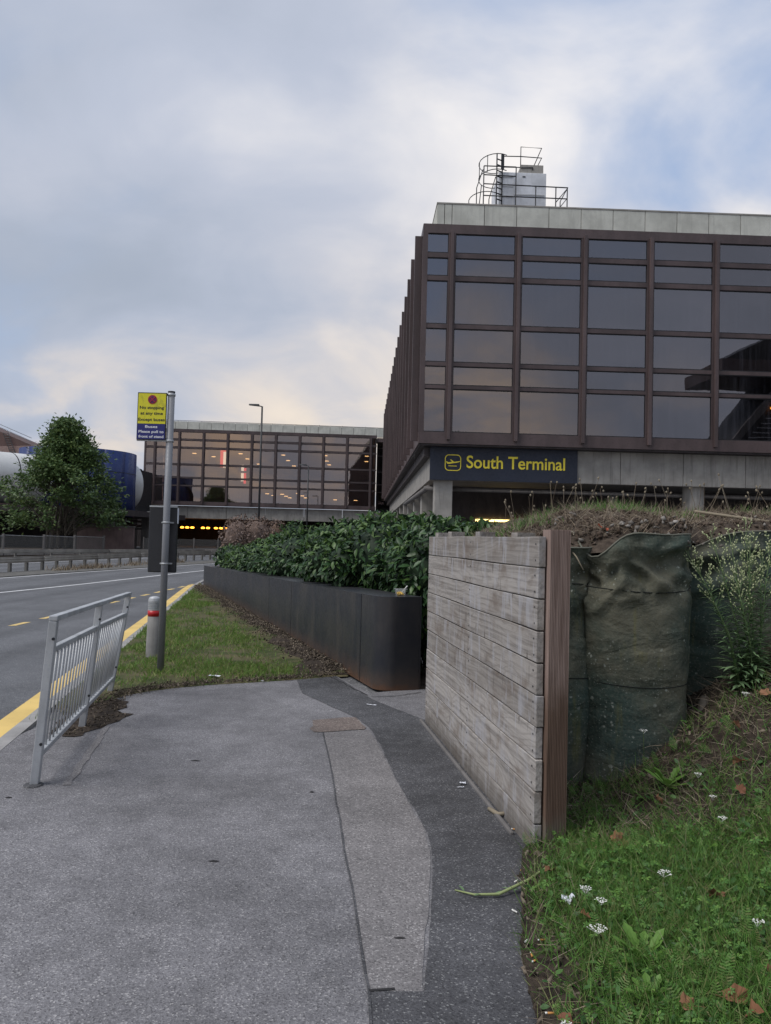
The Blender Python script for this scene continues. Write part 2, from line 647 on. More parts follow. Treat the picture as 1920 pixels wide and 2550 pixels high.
# weathered boards
a = Mat('weathered_grey_timber', rough=0.8, spec=0.3)
p0 = a.coord((1, 1, 1), rand=True)
pl = a.coord((0.9, 7.0, 7.0), rand=True)
warp = a.noise(a.coord((0.9, 3.0, 3.0), rand=True), 0.9, 3, 0.5, 0.6)
vv = a.n('ShaderNodeVectorMath', operation='MULTIPLY_ADD')
a.l(pl, vv.inputs[0])
vv.inputs[1].default_value = (1, 1, 1)
sc_ = a.n('ShaderNodeCombineXYZ')
a.l(a.math('MULTIPLY', warp, 0.0), sc_.inputs[0])
a.l(a.math('MULTIPLY', warp, 2.2), sc_.inputs[1])
a.l(a.math('MULTIPLY', warp, 2.2), sc_.inputs[2])
a.l(sc_.outputs[0], vv.inputs[2])
wv = a.n('ShaderNodeTexWave', wave_type='RINGS', rings_direction='X')
wv.inputs['Scale'].default_value = 1.25
wv.inputs['Distortion'].default_value = 1.2
wv.inputs['Detail'].default_value = 4
wv.inputs['Detail Roughness'].default_value = 0.65
a.l(vv.outputs[0], wv.inputs['Vector'])
ring = wv.outputs['Fac']
fib = a.noise(a.coord((3, 120, 120), rand=True), 1.0, 4, 0.7)
blot = a.noise(a.coord((2.2, 4, 4), rand=True), 1.5, 5, 0.6)
wash = a.noise(a.coord((5, 1.2, 1.2), rand=True), 2.0, 5, 0.65)
rnd = a.n('ShaderNodeObjectInfo').outputs['Random']
base = a.mix(rnd, (0.305, 0.280, 0.255), (0.45, 0.42, 0.39))
grain = a.noise(a.coord((1.1, 42, 42), rand=True), 1.0, 5, 0.62, 0.25)
c = a.mix(a.math('MULTIPLY', a.ramp(ring, 0.62, 0.97), 0.26), base, (0.13, 0.115, 0.105))
c = a.mix(a.math('MULTIPLY', a.ramp(grain, 0.42, 0.70), 0.62), c, (0.105, 0.093, 0.085))
c = a.mix(a.math('MULTIPLY', a.ramp(fib, 0.45, 0.8), 0.5), c, (0.17, 0.15, 0.14))
c = a.mix(a.math('MULTIPLY', a.ramp(blot, 0.48, 0.72), 0.65), c, (0.155, 0.118, 0.092))
c = a.mix(a.math('MULTIPLY', a.ramp(wash, 0.50, 0.66), 0.62), c, (0.40, 0.40, 0.425))
# slanting rain and tool marks, and knots
mk = a.voronoi(a.coord((7.0, 1, 2.0), rand=True), 1.5)
c = a.mix(a.math('MULTIPLY', a.ramp(mk, 0.17, 0.03), 0.85), c, (0.10, 0.085, 0.075))
mk2 = a.noise(a.coord((16.0, 1, 2.2), rand=True), 1.6, 4, 0.6)
c = a.mix(a.math('MULTIPLY', a.ramp(mk2, 0.62, 0.72), 0.6), c, (0.46, 0.46, 0.485))
c = a.mix(a.math('MULTIPLY', a.ramp(mk2, 0.38, 0.28), 0.6), c, (0.12, 0.105, 0.095))
# damp and dirt along the ground line
zr = a.math('ADD', a.sep(a.coord(world=True), 2), a.math('MULTIPLY', a.math('SUBTRACT', wash, 0.5), 0.25))
c = a.mix(a.math('MULTIPLY', a.ramp(zr, 0.20, 0.0), 0.75), c, (0.10, 0.088, 0.075))
a.color(c)
a.bump(fib, 0.22, 0.004)
a.bump(grain, 0.25, 0.004)
a.bump(mk, 0.25, 0.004)
MT['boards'] = a.m

a = Mat('brown_grooved_timber', rough=0.75, spec=0.3)
pw = a.coord(world=True)
n1 = a.noise(a.coord((25, 25, 1.0)), 3, 4, 0.6)
n2 = a.noise(a.coord((2, 2, 1.2)), 1.6, 4, 0.6)
c = a.mix(a.ramp(n1, 0.3, 0.7), (0.22, 0.155, 0.13), (0.36, 0.27, 0.235))
zz_ = a.math('ADD', a.sep(pw, 2), a.math('MULTIPLY', a.math('SUBTRACT', n2, 0.5), 0.9))
c = a.mix(a.ramp(zz_, 1.0, 0.55), c, a.mix(a.ramp(n1, 0.3, 0.7), (0.105, 0.066, 0.047), (0.175, 0.115, 0.085)))
c = a.mix(a.ramp(zz_, 0.22, 0.05), c, (0.16, 0.14, 0.11))
rib = a.math('SINE', a.math('MULTIPLY', a.sep(a.coord(), 1), 2 * math.pi * 13 / 0.112))
c = a.mix(a.ramp(rib, 0.2, 0.95, 0.0, 0.5), c, (0.075, 0.050, 0.040))
a.color(c)
a.bump(n1, 0.2, 0.003)
MT['post_wood'] = a.m

# green geotextile with lichen
a = Mat('dark_green_geotextile', rough=0.9, spec=0.2)
p = a.coord(world=True)
n1 = a.noise(p, 1.7, 6, 0.6)
n2 = a.noise(p, 5.5, 6, 0.65)
n3 = a.noise(p, 60, 3, 0.6)
c = a.mix(a.ramp(n1, 0.38, 0.62), (0.056, 0.082, 0.070), (0.128, 0.124, 0.092))
c = a.mix(a.math('MULTIPLY', a.ramp(n2, 0.48, 0.70), 0.7), c, (0.026, 0.034, 0.027))
c = a.mix(a.math('MULTIPLY', a.ramp(n3, 0.45, 0.75), 0.5), c, (0.15, 0.155, 0.125))
drip = a.noise(a.coord((6, 6, 1.0), world=True), 1.5, 5, 0.6)
c = a.mix(a.math('MULTIPLY', a.ramp(drip, 0.56, 0.74), 0.55), c, (0.17, 0.16, 0.055))
vd = a.n('ShaderNodeVectorMath', operation='ADD')
a.l(p, vd.inputs[0])
nv = a.n('ShaderNodeTexNoise')
nv.inputs['Scale'].default_value = 30
a.l(p, nv.inputs['Vector'])
sv = a.n('ShaderNodeVectorMath', operation='SCALE')
sv.inputs['Scale'].default_value = 0.02
a.l(nv.outputs['Color'], sv.inputs[0])
a.l(sv.outputs[0], vd.inputs[1])
clus = a.ramp(a.noise(p, 3.2, 3), 0.36, 0.62)
for sca, thr, am in ((24, 0.24, 0.9), (60, 0.28, 0.65), (11, 0.16, 0.85)):
    v = a.n('ShaderNodeTexVoronoi')
    v.inputs['Scale'].default_value = sca
    a.l(vd.outputs[0], v.inputs['Vector'])
    spot = a.ramp(v.outputs['Distance'], thr, thr * 0.55)
    pick = a.ramp(a.sep(v.outputs['Color'], 0), 0.62, 0.66)
    c = a.mix(a.math('MULTIPLY', a.math('MULTIPLY', spot, pick), a.math('MULTIPLY', clus, am)), c, (0.31, 0.33, 0.29))
a.color(c)
a.bump(a.noise(a.coord((2.2, 2.2, 5.0), world=True), 1.2, 3, 0.5, 0.8), 0.4, 0.07)
a.bump(n2, 0.6, 0.035)
a.bump(n3, 0.4, 0.006)
MT['fabric'] = a.m
MT['fabric_hem'] = Mat('frayed_fabric_hem', (0.15, 0.15, 0.12), 0.9).m
MT['fabric_seam'] = Mat('dark_seam_thread', (0.010, 0.012, 0.010), 0.9).m


def earth(name, a_, b_, scale=12):
    a = Mat(name, rough=0.95, spec=0.2)
    p = a.coord(world=True)
    n1 = a.noise(p, scale, 6, 0.7)
    n2 = a.noise(p, scale * 6, 4, 0.7)
    c = a.mix(a.ramp(n1, 0.35, 0.65), a_, b_)
    c = a.mix(a.math('MULTIPLY', a.ramp(n2, 0.6, 0.75), 0.5), c, tuple(min(1, x * 2.2) for x in b_))
    a.color(c)
    a.bump(n1, 0.6, 0.03)
    a.bump(n2, 0.5, 0.01)
    return a.m


MT['soil'] = earth('dark_soil', (0.026, 0.020, 0.016), (0.065, 0.050, 0.038))
MT['grit'] = earth('reserve_grit', (0.10, 0.098, 0.092), (0.16, 0.155, 0.145), 4)
MT['soil_dry'] = earth('dry_soil', (0.045, 0.034, 0.027), (0.10, 0.078, 0.06))
MT['lawn_base'] = earth('lawn_earth', (0.045, 0.062, 0.020), (0.125, 0.105, 0.06), 2.2)
MT['ground'] = earth('dull_ground', (0.06, 0.065, 0.045), (0.10, 0.10, 0.075), 0.6)
MT['forecourt'] = asphalt('forecourt_asphalt', (0.10, 0.10, 0.105), (0.16, 0.16, 0.165), (0.3, 0.3, 0.3), 60, 0.2)


def varied(name, cols, rough=0.6, spec=0.4, trans=0.0, by='island'):
    """colour picked at random for each loose piece (or each object)"""
    a = Mat(name, rough=rough, spec=spec)
    r = a.island() if by == 'island' else a.n('ShaderNodeObjectInfo').outputs['Random']
    cr = a.n('ShaderNodeValToRGB')
    el = cr.color_ramp.elements
    while len(el) < len(cols):
        el.new(0.5)
    for i, c_ in enumerate(cols):
        el[i].position = i / max(1, len(cols) - 1)
        el[i].color = (*c_, 1)
    a.l(r, cr.inputs[0])
    a.color(cr.outputs[0])
    if trans:
        a.b.inputs['Transmission Weight'].default_value = 0.0
        nt = a.nt
        out = [x for x in nt.nodes if x.type == 'OUTPUT_MATERIAL'][0]
        tr = a.n('ShaderNodeBsdfTranslucent')
        a.l(cr.outputs[0], tr.inputs[0])
        ms = a.n('ShaderNodeMixShader')
        ms.inputs[0].default_value = trans
        a.l(a.b.outputs[0], ms.inputs[1])
        a.l(tr.outputs[0], ms.inputs[2])
        a.l(ms.outputs[0], out.inputs[0])
    return a.m


MT['laurel'] = varied('laurel_leaf', [(0.016, 0.046, 0.016), (0.036, 0.092, 0.026), (0.024, 0.062, 0.020), (0.090, 0.165, 0.040), (0.045, 0.100, 0.030), (0.028, 0.072, 0.024)], 0.40, 0.38, 0.15)
MT['laurel_single'] = varied('laurel_leaf_single', [(0.016, 0.046, 0.016), (0.040, 0.095, 0.028), (0.024, 0.062, 0.020), (0.090, 0.165, 0.040)], 0.40, 0.38, 0.15, 'object')
MT['laurel_young'] = varied('young_laurel_leaf', [(0.07, 0.14, 0.035), (0.11, 0.19, 0.045), (0.05, 0.11, 0.035), (0.13, 0.20, 0.06)], 0.42, 0.45, 0.25)
MT['laurel_young_single'] = varied('young_laurel_leaf_single', [(0.07, 0.14, 0.035), (0.11, 0.19, 0.045), (0.05, 0.11, 0.035)], 0.42, 0.45, 0.25, 'object')
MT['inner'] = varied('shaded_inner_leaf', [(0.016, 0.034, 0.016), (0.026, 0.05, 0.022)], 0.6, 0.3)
MT['dead'] = varied('dead_brown_leaf', [(0.15, 0.10, 0.075), (0.22, 0.16, 0.125), (0.18, 0.135, 0.12), (0.26, 0.21, 0.19)], 0.9, 0.1)
MT['tree_leaf'] = varied('tree_leaf', [(0.065, 0.12, 0.05), (0.125, 0.195, 0.07), (0.095, 0.155, 0.06), (0.20, 0.27, 0.085)], 0.5, 0.35, 0.2)
MT['bark'] = earth('grey_bark', (0.07, 0.06, 0.05), (0.14, 0.125, 0.105), 8)
MT['grass'] = varied('lawn_grass', [(0.080, 0.18, 0.025), (0.125, 0.245, 0.038), (0.165, 0.28, 0.055), (0.30, 0.28, 0.12), (0.095, 0.20, 0.03)], 0.6, 0.3, 0.25)
MT['verge_grass'] = varied('verge_grass', [(0.065, 0.165, 0.030), (0.105, 0.23, 0.042), (0.15, 0.28, 0.06), (0.075, 0.18, 0.034), (0.24, 0.24, 0.10), (0.09, 0.20, 0.045)], 0.55, 0.35, 0.25)
MT['verge_leaf'] = varied('verge_leaf', [(0.075, 0.19, 0.042), (0.115, 0.245, 0.05), (0.17, 0.31, 0.06), (0.07, 0.165, 0.042)], 0.5, 0.4, 0.25)
MT['verge_dark'] = varied('dark_verge_leaf', [(0.040, 0.105, 0.026), (0.060, 0.145, 0.034), (0.085, 0.18, 0.04), (0.05, 0.12, 0.034)], 0.5, 0.4, 0.2)
MT['dandelion'] = varied('dandelion_leaf', [(0.10, 0.22, 0.036), (0.15, 0.28, 0.05), (0.085, 0.19, 0.036)], 0.5, 0.4, 0.25)
MT['dry'] = varied('dry_stem', [(0.20, 0.155, 0.11), (0.32, 0.265, 0.19), (0.13, 0.095, 0.07), (0.40, 0.345, 0.265)], 0.85, 0.2)
MT['dry_light'] = varied('pale_dry_stem', [(0.20, 0.165, 0.12), (0.30, 0.26, 0.19)], 0.85, 0.2)
MT['clod'] = varied('soil_clod', [(0.04, 0.030, 0.023), (0.085, 0.063, 0.048), (0.13, 0.10, 0.08), (0.055, 0.042, 0.032)], 0.95, 0.1)
MT['stone'] = varied('pale_stone', [(0.14, 0.125, 0.11), (0.28, 0.26, 0.235), (0.10, 0.088, 0.075), (0.38, 0.355, 0.325)], 0.9, 0.2)
MT['litter_bits'] = varied('chips_and_bits', [(0.05, 0.04, 0.03), (0.09, 0.072, 0.055), (0.24, 0.20, 0.155), (0.035, 0.028, 0.022), (0.06, 0.05, 0.04)], 0.9, 0.1)
MT['weed_leaf'] = varied('fleabane_leaf', [(0.085, 0.135, 0.065), (0.12, 0.175, 0.085), (0.10, 0.155, 0.07)], 0.6, 0.3, 0.2)
MT['weed_leaf_single'] = varied('fleabane_leaf_single', [(0.13, 0.22, 0.105), (0.20, 0.30, 0.15)], 0.6, 0.3, 0.2, 'object')
MT['weed_stem'] = Mat('fleabane_stem', (0.13, 0.19, 0.075), 0.7).m
MT['weed_bud'] = varied('fleabane_bud', [(0.42, 0.46, 0.24), (0.56, 0.58, 0.36), (0.36, 0.42, 0.20)], 0.7, 0.2)
MT['yarrow'] = varied('white_yarrow_floret', [(0.70, 0.70, 0.66), (0.82, 0.82, 0.78), (0.60, 0.58, 0.50)], 0.8, 0.2)
MT['green_stem'] = Mat('green_stem', (0.11, 0.16, 0.05), 0.6).m
MT['pale_stem'] = Mat('pale_green_stem', (0.28, 0.33, 0.14), 0.6).m
MT['fallen'] = varied('fallen_brown_leaf', [(0.21, 0.10, 0.055), (0.30, 0.155, 0.085), (0.26, 0.14, 0.085), (0.17, 0.075, 0.045)], 0.8, 0.2, 0.0, 'object')
MT['fallen_red'] = Mat('fallen_red_leaf', (0.36, 0.08, 0.035), 0.7).m
MT['paper'] = Mat('white_paper', (0.72, 0.74, 0.80), 0.8).m
MT['butt_filter'] = Mat('cork_filter', (0.52, 0.25, 0.07), 0.8).m
MT['butt_paper'] = Mat('cigarette_paper', (0.75, 0.74, 0.70), 0.8).m
MT['food'] = varied('yellow_food_pieces', [(0.70, 0.42, 0.05), (0.80, 0.55, 0.12), (0.62, 0.33, 0.04)], 0.5, 0.4)
a = Mat('clear_plastic', (0.9, 0.9, 0.9), 0.1)
nt = a.nt
out = [x for x in nt.nodes if x.type == 'OUTPUT_MATERIAL'][0]
tr = a.n('ShaderNodeBsdfTransparent')
tr.inputs[0].default_value = (0.93, 0.94, 0.95, 1)
ms = a.n('ShaderNodeMixShader')
ms.inputs[0].default_value = 0.22
a.l(tr.outputs[0], ms.inputs[1])
a.l(a.b.outputs[0], ms.inputs[2])
a.l(ms.outputs[0], out.inputs[0])
MT['plastic'] = a.m
# ================================================================== THE SETTING: ground, road, path
def resample(pts, step):
    pts = [Vector((*p, 0)) if len(p) == 2 else Vector(p) for p in pts]
    out, acc = [pts[0].copy()], 0.0
    for a_, b_ in zip(pts, pts[1:]):
        d = (b_ - a_).length
        n = max(1, int(round(d / step)))
        for i in range(1, n + 1):
            out.append(a_.lerp(b_, i / n))
    return out


def smooth_line(pts, step=1.0):
    """Catmull-Rom through pts"""
    P = [Vector((*p, 0)) for p in pts]
    P = [2 * P[0] - P[1]] + P + [2 * P[-1] - P[-2]]
    out = []
    for i in range(1, len(P) - 2):
        a_, b_, c_, d_ = P[i - 1], P[i], P[i + 1], P[i + 2]
        n = max(2, int((c_ - b_).length / step))
        for k in range(n):
            t = k / n
            out.append(0.5 * ((2 * b_) + (c_ - a_) * t + (2 * a_ - 5 * b_ + 4 * c_ - d_) * t * t + (3 * b_ - a_ - 3 * c_ + d_) * t ** 3))
    out.append(P[-2])
    return out


def side(pts, off):
    """points shifted to the right of travel by off"""
    out = []
    for i, p in enumerate(pts):
        d = (pts[min(i + 1, len(pts) - 1)] - pts[max(i - 1, 0)]).normalized()
        out.append(p + Vector((d.y, -d.x, 0)) * off)
    return out


def ribbon(mb, pts, o0, o1, z):
    a_, b_ = side(pts, o0), side(pts, o1)
    n = len(pts)
    mb.add([(p.x, p.y, z) for p in a_] + [(p.x, p.y, z) for p in b_], [(i, i + 1, n + i + 1, n + i) if o0 > o1 else (i, n + i, n + i + 1, i + 1) for i in range(n - 1)])


ZR = -0.11     # road level; the footpath is level 0
tag(MB().sheet([(-2500, -2500), (2500, -2500), (2500, 2500), (-2500, 2500)], -0.16).build('ground', MT['ground']), kind='structure')

KERB = smooth_line([(-0.9, -14), (-1.35, -6), (-1.95, 0), (-2.95, 6.14), (-3.80, 11.37), (-5.05, 19.0), (-6.30, 26.6), (-6.62, 31), (-6.3, 38), (-5.2, 48), (-2.5, 62), (2, 78), (6, 92)], 1.0)
FARK = smooth_line([(-34, -14), (-31.0, 10), (-28.0, 30), (-24.2, 44), (-20.6, 53), (-15.5, 62), (-12.5, 72), (-11, 92), (-11, 130)], 2.0)
rd = [(p.x - 0.02, p.y) for p in KERB] + [(6, 130)] + [(p.x, p.y) for p in reversed(FARK)]
tag(MB().sheet([(-70, -30), (0, -30)] + [(p.x + 0.05, p.y) for p in KERB] + [(8, 140), (-70, 140)], ZR).build('road', MT['road']), kind='structure')

# painted lines
lane = smooth_line([(-14.4, -5), (-12.6, 8), (-11.3, 15.5), (-10.42, 21.35), (-9.8, 26.0), (-9.12, 33), (-8.6, 37.5), (-7.2, 50), (-4.5, 66)], 1.5)
edge = smooth_line([(-17.5, -5), (-15.9, 8), (-14.6, 20), (-13.53, 27.7), (-12.7, 33.2), (-11.65, 38.9), (-10.5, 45.7), (-8.2, 57), (-5, 70)], 1.5)
mb = MB(); ribbon(mb, lane, -0.07, 0.07, ZR + 0.004); tag(mb.build('lane_line', MT['white_line']), kind='structure')
mb = MB(); ribbon(mb, edge, -0.07, 0.07, ZR + 0.004); tag(mb.build('edge_line', MT['white_line']), kind='structure')
edge2 = side(edge, -7.4)
mb = MB(); ribbon(mb, edge2, -0.06, 0.06, ZR + 0.004); tag(mb.build('edge_line', MT['white_line']), kind='structure')
kr = [p for p in KERB if p.y < 27.2]
mb = MB(); ribbon(mb, kr, -0.30, -0.035, ZR + 0.004); tag(mb.build('kerbside_line', MT['yellow_line']), kind='structure')
dashes = tag(bpy.data.objects.new('bay_line', None), kind='structure'); link(dashes)
y = 10.3
while y < 29.5:
    x = -6.62 + 0.012 * max(0, y - 20)
    j = random.uniform(-0.03, 0.03)
    MB().add([(x - 0.06, y + j, ZR + 0.004), (x + 0.06, y + j + 0.05, ZR + 0.004), (x + 0.06, y + 0.66, ZR + 0.004), (x - 0.06, y + 0.61, ZR + 0.004)], [(0, 1, 2, 3)]).build('dash', MT['yellow_dash'], dashes)
    y += 1.24
# central reserve: a low dirty strip under the barrier
mb = MB(); ribbon(mb, edge, -2.15, -0.30, ZR + 0.02); tag(mb.build('central_reserve', MT['grit']), kind='structure')
tag(MB().prism([(-52, 30), (-28.6, 30), (-25.2, 44), (-21.7, 53.5), (-17.2, 61.5), (-13.6, 70), (-13, 78), (-70, 78), (-70, 30)], -0.15, 0.02).build('far_verge', MT['soil_dry']), kind='structure')

# kerb stones
kerb = tag(bpy.data.objects.new('kerb', None), kind='structure'); link(kerb)
kk = resample([(p.x, p.y) for p in KERB if 2 < p.y < 60], 0.5)
acc, start = 0.0, kk[0]
seg = []
L_ = 0.915
tot = [0.0]
for a_, b_ in zip(kk, kk[1:]):
    tot.append(tot[-1] + (b_ - a_).length)


def at_len(s_):
    for i in range(len(tot) - 1):
        if tot[i + 1] >= s_:
            return kk[i].lerp(kk[i + 1], (s_ - tot[i]) / (tot[i + 1] - tot[i]))
    return kk[-1]


s_ = 0.0
while s_ + L_ < tot[-1] and at_len(s_).y < 50:
    p_, q_ = at_len(s_ + 0.004), at_len(s_ + L_ - 0.004)
    d = (q_ - p_).normalized()
    nrm = Vector((d.y, -d.x, 0))
    hz = random.uniform(-0.004, 0.004) + 0.006
    w = 0.135
    c4 = [p_, q_, q_ + nrm * w, p_ + nrm * w]
    fr = nrm * 0.02
    top = [p_ + fr, q_ + fr, q_ + nrm * w, p_ + nrm * w]
    MB().add([(v.x, v.y, -0.15) for v in c4] + [(v.x, v.y, -0.02 + hz) for v in c4[:2]] + [(v.x, v.y, hz) for v in top],
             [(0, 1, 5, 4), (4, 5, 7, 6), (6, 7, 8, 9), (0, 4, 6, 9, 3), (1, 2, 8, 7, 5), (2, 3, 9, 8)]).build('kerb_stone', MT['kerb'], kerb)
    s_ += L_

# forecourt sheet (everything between the kerb and the terminal) and the footpath on it
kin = side(KERB, 0.128)
tag(MB().sheet([(40, -30), (60, 95)] [:1] + [(60, 95), (12, 95)] + [(p.x, p.y) for p in reversed(kin)] + [(0, -30)], -0.030).build('forecourt', MT['forecourt']), kind='structure')
pedge = [(-2.76, 6.9), (-2.60, 7.45), (-2.50, 7.80), (-2.36, 8.00), (-2.12, 8.22), (-1.84, 8.41), (-1.45, 8.60), (-1.08, 8.78), (-0.80, 8.95), (-0.52, 9.15), (-0.30, 8.60), (-0.12, 8.20), (0.55, 8.60), (0.9, 8.6)]
kpath = [(p.x, p.y) for p in kin if -14 <= p.y < 6.6]
tag(MB().sheet([(-0.7, -14), (3.2, -14), (3.2, 2), (0.98, 4.0), (0.9, 8.6)] + list(reversed(pedge[:-1])) + list(reversed(kpath))[:-1], 0.0).build('footpath', MT['path']), kind='structure')


def wob(poly, amp=0.006, step=0.10):
    """edge points subdivided and slightly unsteady, as a cut and refilled trench"""
    out = []
    n = len(poly)
    for i in range(n):
        a_, b_ = Vector(poly[i]), Vector(poly[(i + 1) % n])
        k = max(1, int((b_ - a_).length / step))
        for j in range(k):
            p_ = a_.lerp(b_, j / k)
            out.append((p_.x + random.uniform(-amp, amp), p_.y + random.uniform(-amp, amp)))
    return out


dark = [(-0.94, 8.80), (-0.81, 8.09), (-0.52, 7.59), (-0.20, 7.02), (-0.09, 6.69), (0.0, 6.18), (0.11, 5.34), (0.19, 4.85), (0.26, 4.45), (0.28, 4.10), (0.26, 3.72), (0.22, 3.26), (0.19, 2.96), (0.18, 2.83),
        (-0.01, 2.83), (0.0, 2.6), (0.0, 1.2), (0.62, 1.2), (0.62, 2.7), (0.66, 3.14), (0.76, 3.6), (0.86, 4.12), (0.43, 6.98), (0.20, 7.35), (-0.10, 7.90), (-0.52, 9.12)]
tag(MB().sheet(wob(dark), 0.004).build('resurfaced_path_strip', MT['path_dark']), kind='structure')
brown = [(-0.46, 6.49), (-0.33, 5.50), (-0.16, 4.08), (-0.08, 3.38), (-0.03, 3.0), (-0.01, 2.83), (0.17, 2.83), (0.18, 2.96), (0.21, 3.26), (0.25, 3.72), (0.27, 4.10), (0.25, 4.45), (0.18, 4.85), (0.10, 5.34), (-0.01, 6.18), (-0.10, 6.62)]
tag(MB().sheet(wob(brown), 0.003).build('patched_path_strip', MT['path_brown']), kind='structure')
red = [(-0.61, 6.93), (-0.22, 7.06), (-0.12, 6.70), (-0.14, 6.64), (-0.46, 6.51), (-0.56, 6.49)]
tag(MB().sheet(wob(red, 0.02), 0.0045).build('worn_path_patch', MT['path_red']), kind='structure')


def crack(pts, w=0.012, z=0.0065):
    P = [Vector((*p, 0)) for p in wob(pts, 0.012, 0.08)[:-int(max(1, (Vector(pts[0]) - Vector(pts[-1])).length / 0.08))]]
    m_ = MB()
    ribbon(m_, P, -w / 2, w / 2, z)
    return m_


for nm, pts in (('path_crack', [(-0.10, 7.98), (0.15, 8.05), (0.50, 8.36)]), ('path_crack', [(-0.60, 9.1), (-0.30, 8.42), (-0.10, 7.98)]), ('path_crack', [(-0.02, 2.835), (0.18, 2.835)])):
    tag(crack(pts, 0.013).build('path_crack', MT['black_void']), kind='structure')
# tar-sealed seam down the edge of the patched strip
sm = MB()
ribbon(sm, [Vector((x + 0.012 * mnoise.noise((x * 3, y_ * 2.2, 0)), y_, 0)) for x, y_ in [(float(np.interp(y_, [2.0, 2.83, 3.38, 4.08, 5.5, 6.49], [-0.005, -0.012, -0.085, -0.165, -0.335, -0.465])), y_) for y_ in np.linspace(2.0, 6.49, 60)]], -0.005, 0.005, 0.0055)
tag(sm.build('path_seam', MT['path_dark']), kind='structure')
# thin pale joint beside the guard rail
tag(crack([(-1.97, 5.0), (-2.15, 6.0), (-2.32, 6.8)], 0.05, 0.004).build('path_joint', MT['path_brown']), kind='structure')
mp = [(-2.60, 6.25), (-2.38, 6.15), (-2.25, 6.55), (-2.20, 6.95), (-2.36, 7.05), (-2.34, 7.30), (-2.45, 7.55), (-2.60, 7.60), (-2.78, 7.0)]
tag(MB().sheet(wob(mp, 0.03, 0.08), 0.006).build('dirt_patch', MT['soil']), kind='structure')

sp_ = [(0.42, 8.47), (0.56, 8.50), (1.2, 8.5), (1.2, 10.0), (0.2, 10.0), (0.30, 9.2)]
tag(MB().sheet(sp_, 0.006).build('soil_patch', MT['soil_dry']), kind='structure')

# ================================================================== TERMINAL BUILDINGS
PANES = {}


def frame_ring(outer, inner, y0, y1):
    n = len(outer)
    m_ = MB()
    V = [(x, y0, z) for x, z in outer] + [(x, y0, z) for x, z in inner] + [(x, y1, z) for x, z in outer] + [(x, y1, z) for x, z in inner]
    F = []
    for i in range(n):
        j = (i + 1) % n
        F += [(i, n + i, n + j, j), (2 * n + i, 2 * n + j, 3 * n + j, 3 * n + i), (i, j, 2 * n + j, 2 * n + i), (n + i, 3 * n + i, 3 * n + j, n + j)]
    return m_.add(V, F)




def pane_mesh(w, h, mat):
    k = (round(w, 3), round(h, 3), mat)
    if k not in PANES:
        PANES[k] = MB().add([(-w / 2, 0, 0), (w / 2, 0, 0), (w / 2, 0, h), (-w / 2, 0, h)], [(0, 1, 2, 3)]).mesh('pane', MT[mat])
    return PANES[k]


def beam(root, name, face, a0, a1, o0, o1, z0, z1, mat, bevel=0.0):
    """box on a face: a along the face, o outward, z up. face: front (out = -y) or flank (out = -x)"""
    if face == 'front':
        m_ = MB().box(a0, a1, -o1, -o0, z0, z1)
    else:
        m_ = MB().box(-o1, -o0, a0, a1, z0, z1)
    return m_.build(name, MT[mat], root, bevel=bevel)


def curtain_wall(root, face, a0, a1, fins, rows, zb, zt, gmat, fin_d, fin_w=0.15, tilt=0.22):
    beam(root, 'bottom_fascia', face, a0, a1, -0.25, 0.03, zb, rows[0][0], 'brown')
    beam(root, 'top_fascia', face, a0, a1, -0.25, 0.03, rows[-1][1], zt, 'brown')
    for (l0, h0), (l1, h1) in zip(rows, rows[1:]):
        beam(root, 'transom', face, a0, a1, -0.10, 0.012, h0 + 0.002, l1 - 0.002, 'brown')
    cells = [a0] + list(fins) + [a1]
    for f_ in fins:
        beam(root, 'mullion_frame', face, f_ - 0.17, f_ + 0.17, -0.12, 0.022, rows[0][0] + 0.001, rows[-1][1] - 0.001, 'brown')
        beam(root, 'mullion', face, f_ - fin_w / 2, f_ + fin_w / 2, 0.032, fin_d, zb - 0.04 + 0.22, zt - 0.33, 'brown', 0.01)
    beam(root, 'mullion_frame', face, a0, a0 + 0.14, -0.12, 0.022, rows[0][0] + 0.001, rows[-1][1] - 0.001, 'brown')
    for c0_, c1_ in zip(cells, cells[1:]):
        w = c1_ - c0_ - 0.30
        if w < 0.3: continue
        for (l, h) in rows:
            g = inst('pane', pane_mesh(w, h - l, gmat), root)
            t1, t2 = random.gauss(0, R(tilt)), random.gauss(0, R(tilt))
            m_ = (c0_ + c1_) / 2 + (0.0 if c0_ != a0 else 0.0)
            if face == 'front':
                g.location = (m_, 0.05, l); g.rotation_euler = (t1, 0, t2)
            else:
                g.location = (0.05, m_, l); g.rotation_euler = (t1 * 0, t1, -math.pi / 2 + t2)
            gk = (round(w, 3), round(h - l, 3), 'gasket')
            if gk not in PANES:
                o2, i2, hh = w / 2 + 0.02, w / 2 - 0.045, h - l
                PANES[gk] = frame_ring([(-o2, -0.02), (o2, -0.02), (o2, hh + 0.02), (-o2, hh + 0.02)], [(-i2, 0.045), (i2, 0.045), (i2, hh - 0.045), (-i2, hh - 0.045)], -0.030, -0.006).mesh('gasket', MT['gasket'])
            inst('gasket', PANES[gk], g)
    return


TH = R(1.7)
C0 = (1.469, 36.0, 0.0)
term = thing('terminal_building', 'brown glazed terminal block on concrete columns with cream parapet and tall corner', 'building', C0, TH)
ROWS = [(6.62, 8.64), (8.80, 9.70), (9.88, 11.46), (11.66, 13.70), (13.92, 14.78), (15.0, 15.92)]
FRONT_W, SIDE_L = 34.0, 55.0
fins_f = [1.33 + 3.12 * k for k in range(11)]
fins_s = [0.75 + 3.1 * k for k in range(18)]
curtain_wall(term, 'front', 0.0, FRONT_W, fins_f, ROWS, 6.08, 16.35, 'glass', 0.20)
curtain_wall(term, 'flank', 0.0, SIDE_L, fins_s, ROWS, 6.08, 16.35, 'glass', 0.36)
